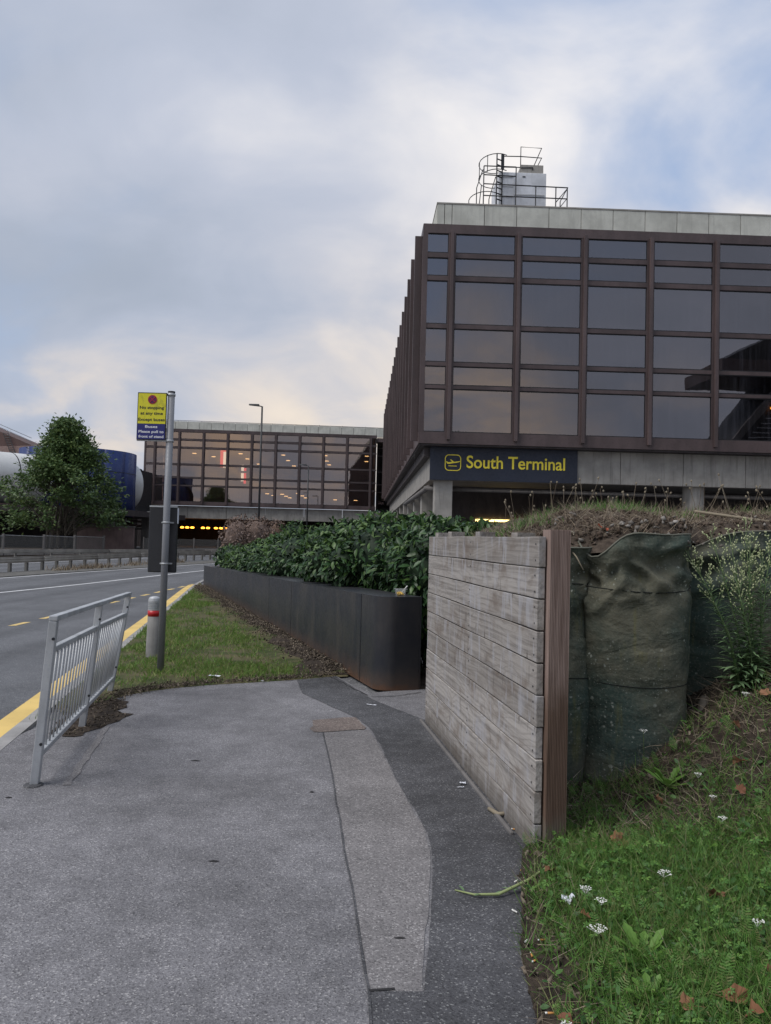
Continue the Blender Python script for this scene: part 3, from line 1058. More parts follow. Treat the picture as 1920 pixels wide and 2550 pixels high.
# the corner post
MB().box(-0.035, 0.20, -0.035, 0.20, 6.6, 15.95).build('corner_post', MT['brown'], term)
MB().box(0.26, FRONT_W, 0.26, SIDE_L, 16.0, 16.33).build('roof_deck', MT['concrete_dark'], term)
# parapet panels, set back
x = 0.68
wds = [0.36, 0.36] + [1.56] * 22
for w in wds:
    if x + w > FRONT_W: break
    MB().box(x + 0.014, x + w - 0.014, 1.0, 1.06, 16.2, 17.74).build('parapet_panel', MT['cream'], term, bevel=0.006)
    x += w
yq = 1.075
while yq + 1.56 < SIDE_L:
    MB().box(0.68, 0.74, yq + 0.014, yq + 1.546, 16.2, 17.74).build('parapet_panel', MT['cream'], term, bevel=0.006)
    yq += 1.56
MB().box(0.76, FRONT_W, 1.08, 1.2, 16.34, 17.70).box(0.76, 0.9, 1.2, SIDE_L, 16.34, 17.70).build('parapet_backing', MT['gasket'], term)
MB().box(0.66, FRONT_W, 0.98, 1.3, 17.75, 17.82).build('coping', MT['concrete'], term)
MB().box(0.66, 0.98, 1.305, SIDE_L, 17.75, 17.82).build('coping', MT['concrete'], term)
# soffit ledge, concrete beams, columns
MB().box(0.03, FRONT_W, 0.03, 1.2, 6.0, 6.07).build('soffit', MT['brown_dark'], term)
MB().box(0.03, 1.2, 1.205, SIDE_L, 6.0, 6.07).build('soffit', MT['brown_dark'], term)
xb = 0.60
for k in range(12):
    w = 3.0
    if xb >= FRONT_W: break
    MB().box(xb + 0.012, min(xb + w, FRONT_W) - 0.012, 0.60, 1.0, 4.46, 5.99).build('concrete_beam', MT['concrete'], term, bevel=0.012)
    xb += w
yb = 1.02
for k in range(24):
    if yb + 2.3 > SIDE_L: break
    MB().box(0.60, 0.95, yb + 0.012, yb + 2.3 - 0.012, 4.46, 5.99).build('concrete_beam', MT['concrete'], term, bevel=0.012)
    yb += 2.3
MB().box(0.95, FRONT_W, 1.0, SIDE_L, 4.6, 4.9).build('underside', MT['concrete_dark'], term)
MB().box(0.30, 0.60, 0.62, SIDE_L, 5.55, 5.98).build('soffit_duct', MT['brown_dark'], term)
MB().box(0.84, 1.68, 0.75, 1.6, -0.2, 4.46).build('column', MT['concrete'], term, bevel=0.02)
for k in range(1, 9):
    MB().box(0.70, 1.40, 0.75 + 6.2 * k, 1.6 + 6.2 * k, -0.2, 4.46).build('column', MT['concrete'], term, bevel=0.02)
for k in range(1, 3):
    MB().lathe([(0.5, -0.2), (0.5, 4.46)], 24, (1.26 + 12.15 * k, 1.35, 0)).build('column', MT['concrete'], term, smooth=False)
MB().tube([(0.4, 1.7, 4.1), (FRONT_W, 1.7, 4.05)], 0.10).build('drain_pipe', MT['concrete_dark'], term, True)
MB().tube([(0.62, 1.7, 4.15), (0.5, 20, 4.15)], 0.13).build('drain_pipe', MT['concrete_dark'], term, True)
MB().tube([(9.6, 1.7, 4.0), (9.6, 1.75, 0)], 0.12).build('drain_pipe', MT['concrete_dark'], term, True)
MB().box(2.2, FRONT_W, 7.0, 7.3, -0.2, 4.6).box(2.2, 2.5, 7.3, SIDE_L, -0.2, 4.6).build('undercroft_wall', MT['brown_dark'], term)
MB().box(3.7, 7.2, 6.90, 6.98, 2.72, 2.84).build('strip_light', MT['lamp_strip'], term)
MB().box(1.74, 1.84, 3.0, 3.1, 3.25, 3.6).build('wall_lamp', MT['lamp_warm'], term)
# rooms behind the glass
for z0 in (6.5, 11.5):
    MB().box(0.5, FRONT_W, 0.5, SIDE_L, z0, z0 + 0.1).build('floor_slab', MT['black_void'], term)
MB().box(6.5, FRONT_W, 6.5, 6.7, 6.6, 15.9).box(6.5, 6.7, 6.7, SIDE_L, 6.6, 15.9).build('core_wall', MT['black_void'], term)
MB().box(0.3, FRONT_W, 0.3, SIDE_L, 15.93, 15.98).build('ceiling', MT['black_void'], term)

# the hanging strip of torn film under the soffit edge is left as a narrow rag
MB().add([(0.05, 4.0, 6.0), (0.05, 4.08, 6.0), (0.07, 4.06, 5.4), (0.06, 4.02, 5.45)], [(0, 1, 2, 3)]).build('hanging_strip', MT['white_metal'], term)

# ---- the sign
sg = thing('terminal_sign', 'dark navy sign board reading South Terminal with yellow departing aircraft emblem', 'sign', C0, TH)
MB().box(0.57, 7.52, 0.47, 0.595, 4.44, 6.0).build('sign_board', MT['navy'], sg, bevel=0.01)


def text_mesh(name, body, size, mat, extrude=0.01, offset=0.0, space=1.0):
    cu = bpy.data.curves.new(name, 'FONT')
    cu.body = body
    cu.size = size
    cu.extrude = extrude
    cu.offset = offset
    cu.space_character = space
    cu.align_x = 'LEFT'
    o = bpy.data.objects.new(name, cu)
    COL.objects.link(o)
    dg = bpy.context.evaluated_depsgraph_get()
    me = bpy.data.meshes.new_from_object(o.evaluated_get(dg))
    bpy.data.objects.remove(o)
    bpy.data.curves.remove(cu)
    me.materials.clear()
    me.materials.append(mat)
    me.name = name
    return me


def fit_text(me, x0, x1, z0, y, h=None, center=False):
    """lay a text mesh upright facing -y, scaled to the width x0..x1, its baseline at z0"""
    n = len(me.vertices)
    co = np.empty(n * 3, np.float32)
    me.vertices.foreach_get('co', co)
    co = co.reshape(-1, 3)
    sx = (x1 - x0) / (co[:, 0].max() - co[:, 0].min())
    sz = sx if h is None else h
    new = np.empty_like(co)
    new[:, 0] = x0 + (co[:, 0] - co[:, 0].min()) * sx
    new[:, 2] = z0 + co[:, 1] * sz
    new[:, 1] = y - co[:, 2]
    me.vertices.foreach_set('co', new.ravel())
    me.update()
    return me


def letters(parent, body, x0, x1, z0, y, mat, cap, offset=0.0, ext=0.02, name='lettering'):
    me = text_mesh(name, body, 1.0, mat, ext, offset)
    zs = [v.co.y for v in me.vertices]
    n = len(me.vertices)
    return inst(name, fit_text(me, x0, x1, z0, y, cap / 0.73), parent)


letters(sg, 'South Terminal', 2.28, 6.92, 5.04, 0.465, MT['sign_yellow'], 0.60, 0.012, 0.02)


def rrect(x0, x1, z0, z1, r, n=6):
    P = []
    for cx, cz, a0 in ((x1 - r, z1 - r, 0), (x0 + r, z1 - r, 90), (x0 + r, z0 + r, 180), (x1 - r, z0 + r, 270)):
        for k in range(n + 1):
            t = R(a0 + 90 * k / n)
            P.append((cx + r * math.cos(t), cz + r * math.sin(t)))
    return P


def plate(poly, y0, y1):
    n = len(poly)
    return MB().add([(x, y0, z) for x, z in poly] + [(x, y1, z) for x, z in poly],
                    [tuple(range(n)), tuple(range(2 * n - 1, n - 1, -1))] + [(i, n + i, n + (i + 1) % n, (i + 1) % n) for i in range(n)])


ex0, ex1, ez0, ez1 = 1.26, 2.02, 4.88, 5.64
em = frame_ring(rrect(ex0, ex1, ez0, ez1, 0.19), rrect(ex0 + 0.035, ex1 - 0.035, ez0 + 0.035, ez1 - 0.035, 0.16), 0.45, 0.468).build('emblem_border', MT['sign_yellow'], sg)
pl_ = [(0.08, 0.62), (0.13, 0.60), (0.20, 0.55), (0.44, 0.57), (0.32, 0.72), (0.39, 0.72), (0.57, 0.585), (0.80, 0.61), (0.93, 0.64), (0.93, 0.59), (0.78, 0.54), (0.48, 0.49), (0.25, 0.445), (0.15, 0.465), (0.11, 0.52)]
plate([(ex0 + 0.76 * u, ez0 + 0.76 * v - 0.02) for u, v in pl_], 0.45, 0.468).build('emblem_aircraft', MT['sign_yellow'], sg)
plate([(ex0 + 0.17, ez0 + 0.215), (ex0 + 0.56, ez0 + 0.21), (ex0 + 0.56, ez0 + 0.24), (ex0 + 0.17, ez0 + 0.245)], 0.45, 0.468).build('emblem_runway', MT['sign_yellow'], sg)

# ---- roof plant housing with ladders and rails
rp = thing('roof_plant_housing', 'white box housing on the terminal roof with black ladder cage and hand rails', 'roof housing', C0, TH)
mbx = MB().box(4.13, 6.60, 4.0, 6.4, 16.3, 20.87)
mbx.build('housing', MT['white_housing'], rp, bevel=0.02)
for z in (18.95, 19.55, 20.1, 20.6):
    MB().box(4.28, 4.85, 3.965, 3.998, z, z + 0.09).build('ladder_rung', MT['white_metal'], rp)
MB().box(4.9, 6.5, 3.97, 3.998, 19.68, 19.74).build('cladding_rib', MT['white_metal'], rp)
MB().box(5.35, 5.50, 3.98, 3.999, 20.62, 20.68).build('vent_slot', MT['black_metal'], rp)
MB().box(4.9, 4.93, 3.975, 3.999, 18.5, 20.8).build('cladding_joint', MT['white_metal'], rp)
MB().add([(5.18, 4.05, 20.875), (6.45, 4.05, 20.875), (6.45, 6.0, 20.875), (5.18, 6.0, 20.875), (5.28, 4.06, 21.32), (6.45, 4.06, 21.32), (6.45, 5.9, 21.32), (5.28, 5.9, 21.32)],
         [(0, 3, 2, 1), (4, 5, 6, 7), (0, 1, 5, 4), (1, 2, 6, 5), (2, 3, 7, 6), (3, 0, 4, 7)]).build('hatch', MT['concrete'], rp)


def rods(name, segs, r=0.025, parent=None):
    m_ = MB()
    for s in segs:
        m_.tube(s, r, 6)
    return m_.build(name, MT['black_metal'], parent, True)


q = 3.4
rods('hand_rail', [[(3.23, q, 19.93), (7.59, q, 19.88), (7.40, 5.2, 19.88)], [(3.24, q, 19.32), (7.54, q, 19.3), (7.38, 5.2, 19.3)],
                   [(3.25, q, 20.86), (4.90, q, 20.86)], [(3.22, q, 20.40), (4.90, q, 20.37)]], 0.03, rp)
for x in (4.90, 5.93, 6.97, 7.56):
    rods('rail_post', [[(x, q, 16.35), (x, q, 20.86 if x < 5 else 19.9)]], 0.03, rp)
rods('rail_post', [[(3.24, q, 16.35), (3.24, q, 20.86)]], 0.03, rp)
rods('rail_brace', [[(7.20, q, 16.35), (7.20, q, 19.15), (7.56, q, 19.85)]], 0.025, rp)
rods('cat_ladder', [[(3.95, 3.7, 16.35), (3.95, 3.7, 21.68)], [(4.27, 3.9, 16.35), (4.27, 3.9, 21.75)]] + [[(3.95, 3.7, 16.6 + 0.3 * k), (4.27, 3.9, 16.6 + 0.3 * k)] for k in range(17)], 0.035, rp)
MB().box(4.20, 4.36, 3.86, 3.92, 20.95, 21.74).build('ladder_gate', MT['black_metal'], rp)


def hoop(cx, cy, z, rx, ry, a0, a1, n=14):
    return [(cx + rx * math.cos(R(a0 + (a1 - a0) * k / n)), cy + ry * math.sin(R(a0 + (a1 - a0) * k / n)), z + 0.0) for k in range(n + 1)]


for z in (21.38, 20.58, 19.40):
    rods('cage_hoop', [hoop(3.95 if z > 20 else 3.45, 4.2, z, 0.85, 1.1, 60, 300)], 0.022, rp)
for c_ in ([(3.12, 4.2, 20.55), (3.12, 4.2, 21.38)], [(3.42, 3.4, 20.55), (3.42, 3.4, 21.38)], [(3.50, 5.1, 20.55), (3.50, 5.1, 21.38)]):
    rods('cage_bar', [c_], 0.02, rp)
rods('stair_string', [[(2.94, 3.8, 16.35), (2.94, 3.8, 19.88), (3.25, 3.8, 20.86)], [(3.02, 4.6, 17.4), (3.30, 4.6, 20.4)], [(3.6, 4.0, 16.4), (3.62, 4.0, 19.4), (3.95, 4.0, 20.6)]], 0.025, rp)
rods('roof_rail', [[(4.3, 4.1, 21.75), (5.26, 4.1, 21.77), (6.36, 4.1, 21.73), (6.18, 5.4, 21.4)], [(4.3, 4.1, 21.17), (5.27, 4.1, 21.19)], [(5.26, 4.1, 20.85), (5.26, 4.1, 22.28), (6.35, 4.1, 22.25), (6.10, 5.4, 21.6), (6.12, 5.4, 21.2)], [(5.27, 4.04, 21.15), (5.9, 4.04, 21.17), (5.88, 4.04, 21.05)]], 0.026, rp)

# ---- the bridge block over the road
THF = R(4.0)
CF = (-30.25, 97.4, 0.0)
br = thing('terminal_bridge', 'glazed brown terminal link block spanning the road with warm lights inside', 'building', CF, THF)
RF = [(5.22 + (l - 6.08) * 0.935, 5.22 + (h - 6.08) * 0.935) for l, h in ROWS]
WF = 29.0
fins_b = [1.30] + [4.27 + 3.0 * k for k in range(9)]
curtain_wall(br, 'front', 0.0, WF, fins_b, RF, 5.22, 14.8, 'glass_far', 0.22, 0.16, 0.05)
curtain_wall(br, 'flank', 0.0, 14.0, [1.3, 4.3, 7.3, 10.3], RF, 5.22, 14.8, 'glass_far', 0.22, 0.16, 0.05)
MB().box(-0.03, 0.2, -0.03, 0.2, 5.7, 14.4).build('corner_post', MT['brown'], br)
x = 0.5
while x + 1.5 <= WF + 4:
    MB().box(x + 0.02, x + 1.48, 1.0, 1.07, 14.7, 15.9).build('parapet_panel', MT['cream'], br)
    x += 1.5
MB().box(0.5, WF + 4, 1.09, 1.3, 14.7, 15.8).build('parapet_backing', MT['gasket'], br)
rods('roof_rail', [[(0.6, 2.0, 16.15), (WF + 4, 2.0, 16.05)]] + [[(0.6 + 3 * k, 2.0, 14.8), (0.6 + 3 * k, 2.0, 16.15)] for k in range(11)], 0.03, br)
MB().box(0.27, WF, 0.27, 14, 14.5, 14.75).build('roof_deck', MT['concrete_dark'], br)
for k in range(6):
    MB().box(0.6 + 4.85 * k + 0.02, 0.6 + 4.85 * (k + 1) - 0.02, 0.4, 0.8, 3.65, 5.18).build('concrete_beam', MT['concrete'], br)
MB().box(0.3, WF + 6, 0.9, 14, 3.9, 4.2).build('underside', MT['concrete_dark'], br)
# set-back bay at the far end
for (l, h) in RF:
    inst('pane', pane_mesh(2.6, h - l + 0.12, 'glass_far'), br, (WF + 1.8, 2.2, l))
MB().box(WF + 3.2, WF + 3.4, 2.15, 2.4, 3.6, 14.8).build('mullion', MT['brown'], br)
MB().box(WF + 0.2, WF + 6, 2.45, 2.8, 3.6, 14.8).build('rear_wall', MT['black_void'], br)
MB().box(WF + 0.05, WF + 4, 0.2, 2.1, 14.0, 14.5).build('canopy_edge', MT['brown'], br)
for (l, h) in RF:
    MB().box(WF + 0.3, WF + 3.2, 2.10, 2.16, h + 0.02, h + 0.10).build('transom', MT['brown'], br)
# rooms, lamps and lit posters seen through the glass
MB().box(0.5, WF - 0.12, 0.6, 8.98, 5.6, 5.7).box(0.5, WF - 0.12, 0.6, 8.98, 9.65, 9.8).build('floor_slab', MT['interior'], br)
MB().box(0.5, WF - 0.1, 9.0, 9.3, 5.8, 14.4).build('core_wall', MT['interior'], br)
for (x, yq, z) in [(5.6, 3, 12.05), (8.05, 3, 11.7), (11.5, 3, 12.2), (12.3, 4, 11.65), (13.6, 6, 11.2), (17.0, 3, 12.2), (17.6, 4, 11.6), (18.3, 6, 11.1), (22.5, 3, 12.3), (22.7, 4, 11.7), (23.0, 5, 11.3), (27.9, 3, 12.4), (27.9, 4, 11.8),
                   (15.0, 4, 7.15), (15.8, 4, 6.95), (16.9, 5, 7.2), (17.4, 5, 6.95), (17.9, 5, 6.75), (19.0, 4, 7.3), (19.6, 4, 7.0), (20.0, 5, 6.8), (23.9, 4, 6.6), (26.6, 4, 6.6), (2.6, 3, 13.2)]:
    MB().box(x - 0.24, x + 0.24, yq, yq + 0.25, z, z + 0.07).build('ceiling_lamp', MT['lamp_warm'], br)
MB().box(9.05, 9.75, 2.2, 2.28, 10.35, 12.5).build('lit_poster', MT['screen_red'], br)
MB().box(9.45, 9.95, 2.1, 2.18, 10.3, 12.3).build('lit_poster', MT['screen_white'], br)
MB().box(11.75, 12.1, 2.2, 2.28, 8.6, 10.7).build('lit_poster', MT['screen_white'], br)
MB().box(12.1, 12.4, 2.2, 2.28, 8.3, 10.3).build('lit_poster', MT['screen_red'], br)
MB().box(0.40, 0.48, 0.6, 9.0, 5.8, 14.3).box(WF - 0.09, WF - 0.02, 0.3, 9.0, 3.8, 14.6).build('end_wall', MT['interior'], br)
# columns under the bridge
for x in (0.9, 14.0, 24.0):
    MB().box(x, x + 1.0, 2.0, 3.0, -0.2, 3.9).build('column', MT['concrete_dark'], br)
MB().box(-8.0, WF + 6, 24.0, 24.4, -0.2, 4.2).build('tunnel_wall', MT['brown_dark'], br)
MB().box(-1.5, 0.2, 3.0, 24.0, -0.2, 4.0).build('tunnel_wall', MT['brown_dark'], br)
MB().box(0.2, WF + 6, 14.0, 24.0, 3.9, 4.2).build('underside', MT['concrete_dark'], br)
# lit lamps hanging in the underpass
for gx, n in ((2.1, 3), (5.05, 2), (6.9, 3)):
    tl = thing('underpass_lamp', 'row of %s lit orange lamps hanging %s' % (('three', 'beside the tunnel wall at the road edge') if gx < 3 else (('two', 'between two longer lamp rows') if n == 2 else ('three', 'next to the pair of lamps, above the road'))), 'lamp', CF, THF, 'orange lamps in the underpass')
    MB().box(gx - 0.3, gx + n * 0.75 - 0.1, 15.2, 15.4, 2.74, 2.84).tube([(gx + 0.3, 15.3, 2.8), (gx + 0.3, 15.3, 3.95)], 0.04).build('lamp_bar', MT['black_metal'], tl)
    for k in range(n):
        MB().lathe([(0.05, 2.48), (0.22, 2.50), (0.27, 2.60), (0.22, 2.70), (0.05, 2.735)], 10, (gx + 0.72 * k, 15.3, 0)).build('lamp_head', MT['lamp_orange'], tl, True)
# ================================================================== LEFT BACKGROUND: elevated link, barriers, fence
lk = thing('elevated_walkway', 'silver tubular walkway raised on piers beyond the road, beside a blue drum', 'walkway')
AX0, AX1 = Vector((-44.0, 64.0, 6.4)), Vector((-27.4, 84.0, 6.6))


def big_tube(p0, p1, r, n=40, k=10):
    d = (p1 - p0)
    u = Vector((d.y, -d.x, 0)).normalized()
    m_ = MB()
    V = []
    for i in range(k + 1):
        c = p0 + d * (i / k)
        for j in range(n):
            t = 2 * math.pi * j / n
            V.append(c + u * math.cos(t) * r * 1.0 + Vector((0, 0, 1)) * math.sin(t) * r)
    F = [(i * n + j, i * n + (j + 1) % n, (i + 1) * n + (j + 1) % n, (i + 1) * n + j) for i in range(k) for j in range(n)]
    return m_.add(V, F)


dv = (AX1 - AX0)
for i in range(6):
    big_tube(AX0 + dv * (i / 6 + 0.002), AX0 + dv * ((i + 1) / 6 - 0.002), 2.42, 44, 2).build('tube_section', MT['silver'], lk, True)
big_tube(AX0, AX1, 2.36, 24, 1).build('tube_liner', MT['black_metal'], lk, True)
# deck, built to cast shade below, and a dark wall added as backdrop
MB().add([(-62, 60, 3.3), (-26, 72, 3.3), (-24.5, 96, 3.3), (-62, 96, 3.3), (-62, 60, 3.9), (-26, 72, 3.9), (-24.5, 96, 3.9), (-62, 96, 3.9)],
         [(0, 3, 2, 1), (4, 5, 6, 7), (0, 1, 5, 4), (1, 2, 6, 5), (2, 3, 7, 6), (3, 0, 4, 7)]).build('deck', MT['brown_dark'], lk)
MB().box(-62, -31.0, 90, 90.5, -0.2, 3.4).build('undercroft_wall', MT['brown_dark'], lk)
for (x, yq) in ((-37.5, 71), (-32.0, 74), (-28.0, 78.0), (-27.4, 88), (-44, 72)):
    MB().box(x, x + 0.8, yq, yq + 0.8, -0.2, 3.4).build('pier', MT['concrete_dark'], lk)
MB().box(-36.6, -34.2, 66.5, 66.7, 3.18, 3.26).build('edge_light', MT['lamp_warm'], lk)
# blue drum
dr = thing('blue_drum', 'dark blue ribbed drum tower behind the tree, joined to the silver walkway', 'drum tower')
DC, DR_ = (-31.7, 80.5), 5.65
n = 14
for k in range(n):
    a0, a1 = 2 * math.pi * k / n + 0.0025 + 0.12, 2 * math.pi * (k + 1) / n - 0.0025 + 0.12
    P = [a0 + (a1 - a0) * j / 4 for j in range(5)]
    V = [(DC[0] + DR_ * math.cos(t), DC[1] + DR_ * math.sin(t), z) for z in (3.25, 9.75) for t in P] + [(DC[0] + (DR_ - 0.15) * math.cos(t), DC[1] + (DR_ - 0.15) * math.sin(t), z) for z in (3.25, 9.75) for t in P]
    F = [(j, j + 1, 6 + j, 5 + j) for j in range(4)] + [(5 + j, 6 + j, 16 + j, 15 + j) for j in range(4)] + [(j, 10 + j, 11 + j, j + 1) for j in range(4)] + [(0, 5, 15, 10), (4, 14, 19, 9)]
    MB().add(V, F).build('cladding_panel', MT['drum_blue'], dr, True)
MB().lathe([(DR_ - 0.1, 3.3), (DR_ - 0.1, 9.6)], 48, (*DC, 0)).build('drum_core', MT['black_metal'], dr)
for z in (5.4, 7.6):
    MB().lathe([(DR_ + 0.015, z), (DR_ + 0.03, z + 0.02), (DR_ + 0.015, z + 0.05)], 56, (*DC, 0)).build('seam_ring', MT['black_metal'], dr)
# box with the rounded tube end, next to the bridge
bx = thing('link_box', 'grey boxed joint with a round silver tube end between drum and bridge', 'link box')
MB().box(-31.4, -29.9, 90.6, 92.2, 4.2, 8.85).build('box_frame', MT['concrete'], bx, bevel=0.05)
MB().box(-29.88, -28.9, 90.9, 96.5, 3.9, 9.05).build('dark_joint', MT['black_metal'], bx)
MB().box(-31.6, -28.9, 90.4, 92.4, 8.86, 9.15).build('cap', MT['black_metal'], bx)
MB().lathe([(1.50, -0.3), (1.50, 0.15), (1.25, 0.42), (0.8, 0.58), (0.05, 0.62)], 30).build('tube_end', MT['silver'], bx, True).matrix_local = Matrix.Translation((-30.75, 90.6, 6.65)) @ Matrix.Rotation(R(90), 4, 'X')
MB().lathe([(1.62, 0), (1.62, 0.12), (1.56, 0.12), (1.56, 0)], 30).build('ring', MT['black_metal'], bx, True).matrix_local = Matrix.Translation((-30.75, 90.58, 6.65)) @ Matrix.Rotation(R(90), 4, 'X')
MB().box(-31.2, -29.4, 91.0, 93.0, -0.2, 4.18).build('pier', MT['concrete_dark'], bx)
pp = thing('pipe_run', 'pale insulated pipes crossing from the drum to the bridge underside', 'pipes')
for (z, x0, x1, yq) in ((3.05, -33.5, -27.0, 89.6), (2.55, -33.5, -27.0, 89.4)):
    MB().tube([(x0, yq, z), (x1, yq, z - 0.15)], 0.13, 10).build('pipe', MT['brick_pink'], pp, True)
for (z, dx) in ((3.95, 0), (3.45, 0.55)):
    MB().tube([(-30.0 + dx, 89.0, z - 0.6), (-30.0 + dx, 89.0, z), (-24.5, 89.4, z)], 0.13, 10).build('pipe', MT['silver'], pp, True)
MB().box(-31.0, -25.0, 89.0, 89.9, 2.0, 2.2).build('pipe_tray', MT['concrete_dark'], pp)
for x in (-30.6, -26.0):
    MB().box(x, x + 0.25, 89.2, 89.6, -0.2, 2.0).build('pipe_leg', MT['concrete_dark'], pp)
# brown roofed block behind
bb = thing('brown_block', 'red brown sloping roofed block with white roof rails behind the silver walkway', 'building')
V = [(-75, 112, 0), (-51.0, 112, 0), (-51.0, 124, 0), (-75, 124, 0), (-75, 112, 12.6), (-49.9, 112, 12.6), (-49.9, 124, 12.6), (-75, 124, 12.6), (-75, 113.0, 23.5), (-51.4, 113.0, 13.9), (-51.4, 122, 13.9), (-75, 122, 23.5)]
MB().add(V, [(0, 1, 5, 4), (1, 2, 6, 5), (2, 3, 7, 6), (3, 0, 4, 7), (4, 5, 9, 8), (5, 6, 10, 9), (6, 7, 11, 10), (7, 4, 8, 11), (8, 9, 10, 11)]).build('wall', MT['brown_roof'], bb)
for t in range(5):
    z0 = 16.35 - 1.9 * (t * 4.3 / 21.6)
    x = -74 + t * 4.8
    zb_ = 23.5 - 9.6 * (x + 75) / 23.6
    MB().tube([(x, 113.2, zb_ - 0.05), (x, 113.2, zb_ + 1.0)], 0.05, 6).build('rail_post', MT['white_metal'], bb, True)
for dz in (0.5, 1.0):
    MB().tube([(-75, 113.2, 23.5 + dz), (-51.6, 113.2, 14.0 + dz)], 0.05, 6).build('roof_rail', MT['white_metal'], bb, True)
m_ = MB()
for s in (-0.35, 0.35):
    m_.tube([(-53.2 + s, 111.8, 11.8), (-55.2 + s, 112.8, 15.6)], 0.05, 5)
for k in range(12):
    f_ = k / 11
    m_.tube([(-53.2 - 0.35 - 2 * f_, 111.8 + 1.0 * f_, 11.8 + 3.8 * f_), (-53.2 + 0.35 - 2 * f_, 111.8 + 1.0 * f_, 11.8 + 3.8 * f_)], 0.04, 5)
m_.build('roof_ladder', MT['black_metal'], bb)


# ---- crash barriers
def barrier(name, label, line, step, h, beam_h, post_w):
    t = thing(name, label, 'crash barrier')
    P = resample([(p.x, p.y) for p in line], 0.25)
    # beam pieces of ~4 posts
    tot = 0.0
    posts = [P[0]]
    last = P[0]
    for p_ in P[1:]:
        tot += (p_ - last).length
        last = p_
        if tot >= step:
            posts.append(p_)
            tot = 0.0
    for i, p_ in enumerate(posts):
        d = (posts[min(i + 1, len(posts) - 1)] - posts[max(i - 1, 0)]).normalized()
        rz = math.atan2(d.y, d.x)
        o = MB().box(-post_w / 2, post_w / 2, -0.05, 0.05, ZR - 0.03, h - 0.05).build('post', MT['barrier_post'], t)
        o.location = (p_.x, p_.y, 0)
        o.rotation_euler = (0, 0, rz)
    prof = [(0.09, h), (0.05, h - 0.02), (0.10, h - beam_h * 0.22), (0.10, h - beam_h * 0.36), (0.06, h - beam_h * 0.5), (0.10, h - beam_h * 0.64), (0.10, h - beam_h * 0.78), (0.05, h - beam_h + 0.02), (0.09, h - beam_h)]
    for i in range(0, len(posts) - 1, 4):
        seg_ = posts[i:i + 5]
        if len(seg_) < 2: break
        V, F = [], []
        m = len(prof)
        for j, p_ in enumerate(seg_):
            gi = i + j
            d = (posts[min(gi + 1, len(posts) - 1)] - posts[max(gi - 1, 0)]).normalized()
            nr = Vector((d.y, -d.x, 0))
            e_ = 0.02 if j == 0 else (-0.02 if j == len(seg_) - 1 else 0)
            for (o_, z) in prof:
                q_ = p_ + nr * o_ + d * e_
                V.append((q_.x, q_.y, z))
        for j in range(len(seg_) - 1):
            for k in range(m - 1):
                F.append((j * m + k, j * m + k + 1, (j + 1) * m + k + 1, (j + 1) * m + k))
        o = MB().add(V, F).build('beam', MT['barrier'], t, True)
        sd = o.modifiers.new('solid', 'SOLIDIFY'); sd.thickness = 0.012
    return t


bline = smooth_line([(-17.9, 14), (-16.7, 23), (-15.35, 31.3), (-14.75, 36), (-14.2, 41), (-13.2, 49), (-11.0, 60)], 0.5)
barrier('crash_barrier', 'steel crash barrier on short posts along the weedy central reserve', bline, 1.15, 0.50, 0.24, 0.14)
bline2 = smooth_line([(-27.2, 36), (-23.9, 44), (-21.2, 49.0), (-17.9, 55.5), (-14.6, 61), (-12.2, 68)], 0.5)
barrier('crash_barrier', 'steel crash barrier running just before the wire mesh fence', bline2, 2.3, 0.44, 0.22, 0.12)

# ---- mesh fence with concrete posts on a low wall
fn = thing('mesh_fence', 'grey wire mesh fence with concrete posts in front of the tree', 'fence')
FP = [(-26.6, 40.5), (-25.1, 44.6), (-23.7, 48.7), (-22.6, 52.0), (-21.75, 55.0), (-20.9, 58.3)]
a = Mat('wire_mesh', rough=0.5)
out = [x for x in a.nt.nodes if x.type == 'OUTPUT_MATERIAL'][0]
tr = a.n('ShaderNodeBsdfTransparent')
ms = a.n('ShaderNodeMixShader')
ms.inputs[0].default_value = 0.38
a.b.inputs['Base Color'].default_value = (0.22, 0.22, 0.21, 1)
a.l(tr.outputs[0], ms.inputs[1]); a.l(a.b.outputs[0], ms.inputs[2]); a.l(ms.outputs[0], out.inputs[0])
for (p_, q_) in zip(FP, FP[1:]):
    MB().add([(*p_, 0.30), (*q_, 0.30), (*q_, 1.22), (*p_, 1.28)], [(0, 1, 2, 3)]).build('mesh_panel', a.m, fn)
    d = Vector((q_[0] - p_[0], q_[1] - p_[1]))
    o = MB().box(0.06, d.length - 0.06, -0.08, 0.08, -0.1, 0.30).build('low_wall', MT['concrete'], fn)
    o.location = (*p_, 0); o.rotation_euler = (0, 0, math.atan2(d.y, d.x))
    MB().tube([(*p_, 1.28), (*q_, 1.22)], 0.02, 5).build('top_wire', MT['galv'], fn)
for i, p_ in enumerate(FP):
    o = MB().box(-0.07, 0.07, -0.07, 0.07, -0.12, 1.36).build('post', MT['concrete_dark'], fn)
    o.location = (*p_, 0)
wl_ = thing('low_boundary_wall', 'dull pinkish brown wall beyond the fence below the tree', 'wall')
MB().box(-25.0, -20.4, 63.6, 63.9, -0.1, 2.05).build('wall_face', MT['brick_pink'], wl_)
MB().box(-25.05, -20.35, 63.55, 63.95, 2.055, 2.15).build('coping', MT['concrete_dark'], wl_)
f2 = thing('mesh_fence', 'darker mesh fence beneath the pipes by the underpass', 'fence')
for k in range(5):
    MB().box(-20.3 + 1.9 * k - 0.04, -20.3 + 1.9 * k + 0.04, 66.0 + 0.9 * k - 0.04, 66.0 + 0.9 * k + 0.04, -0.1, 1.3).build('post', MT['concrete_dark'], f2)
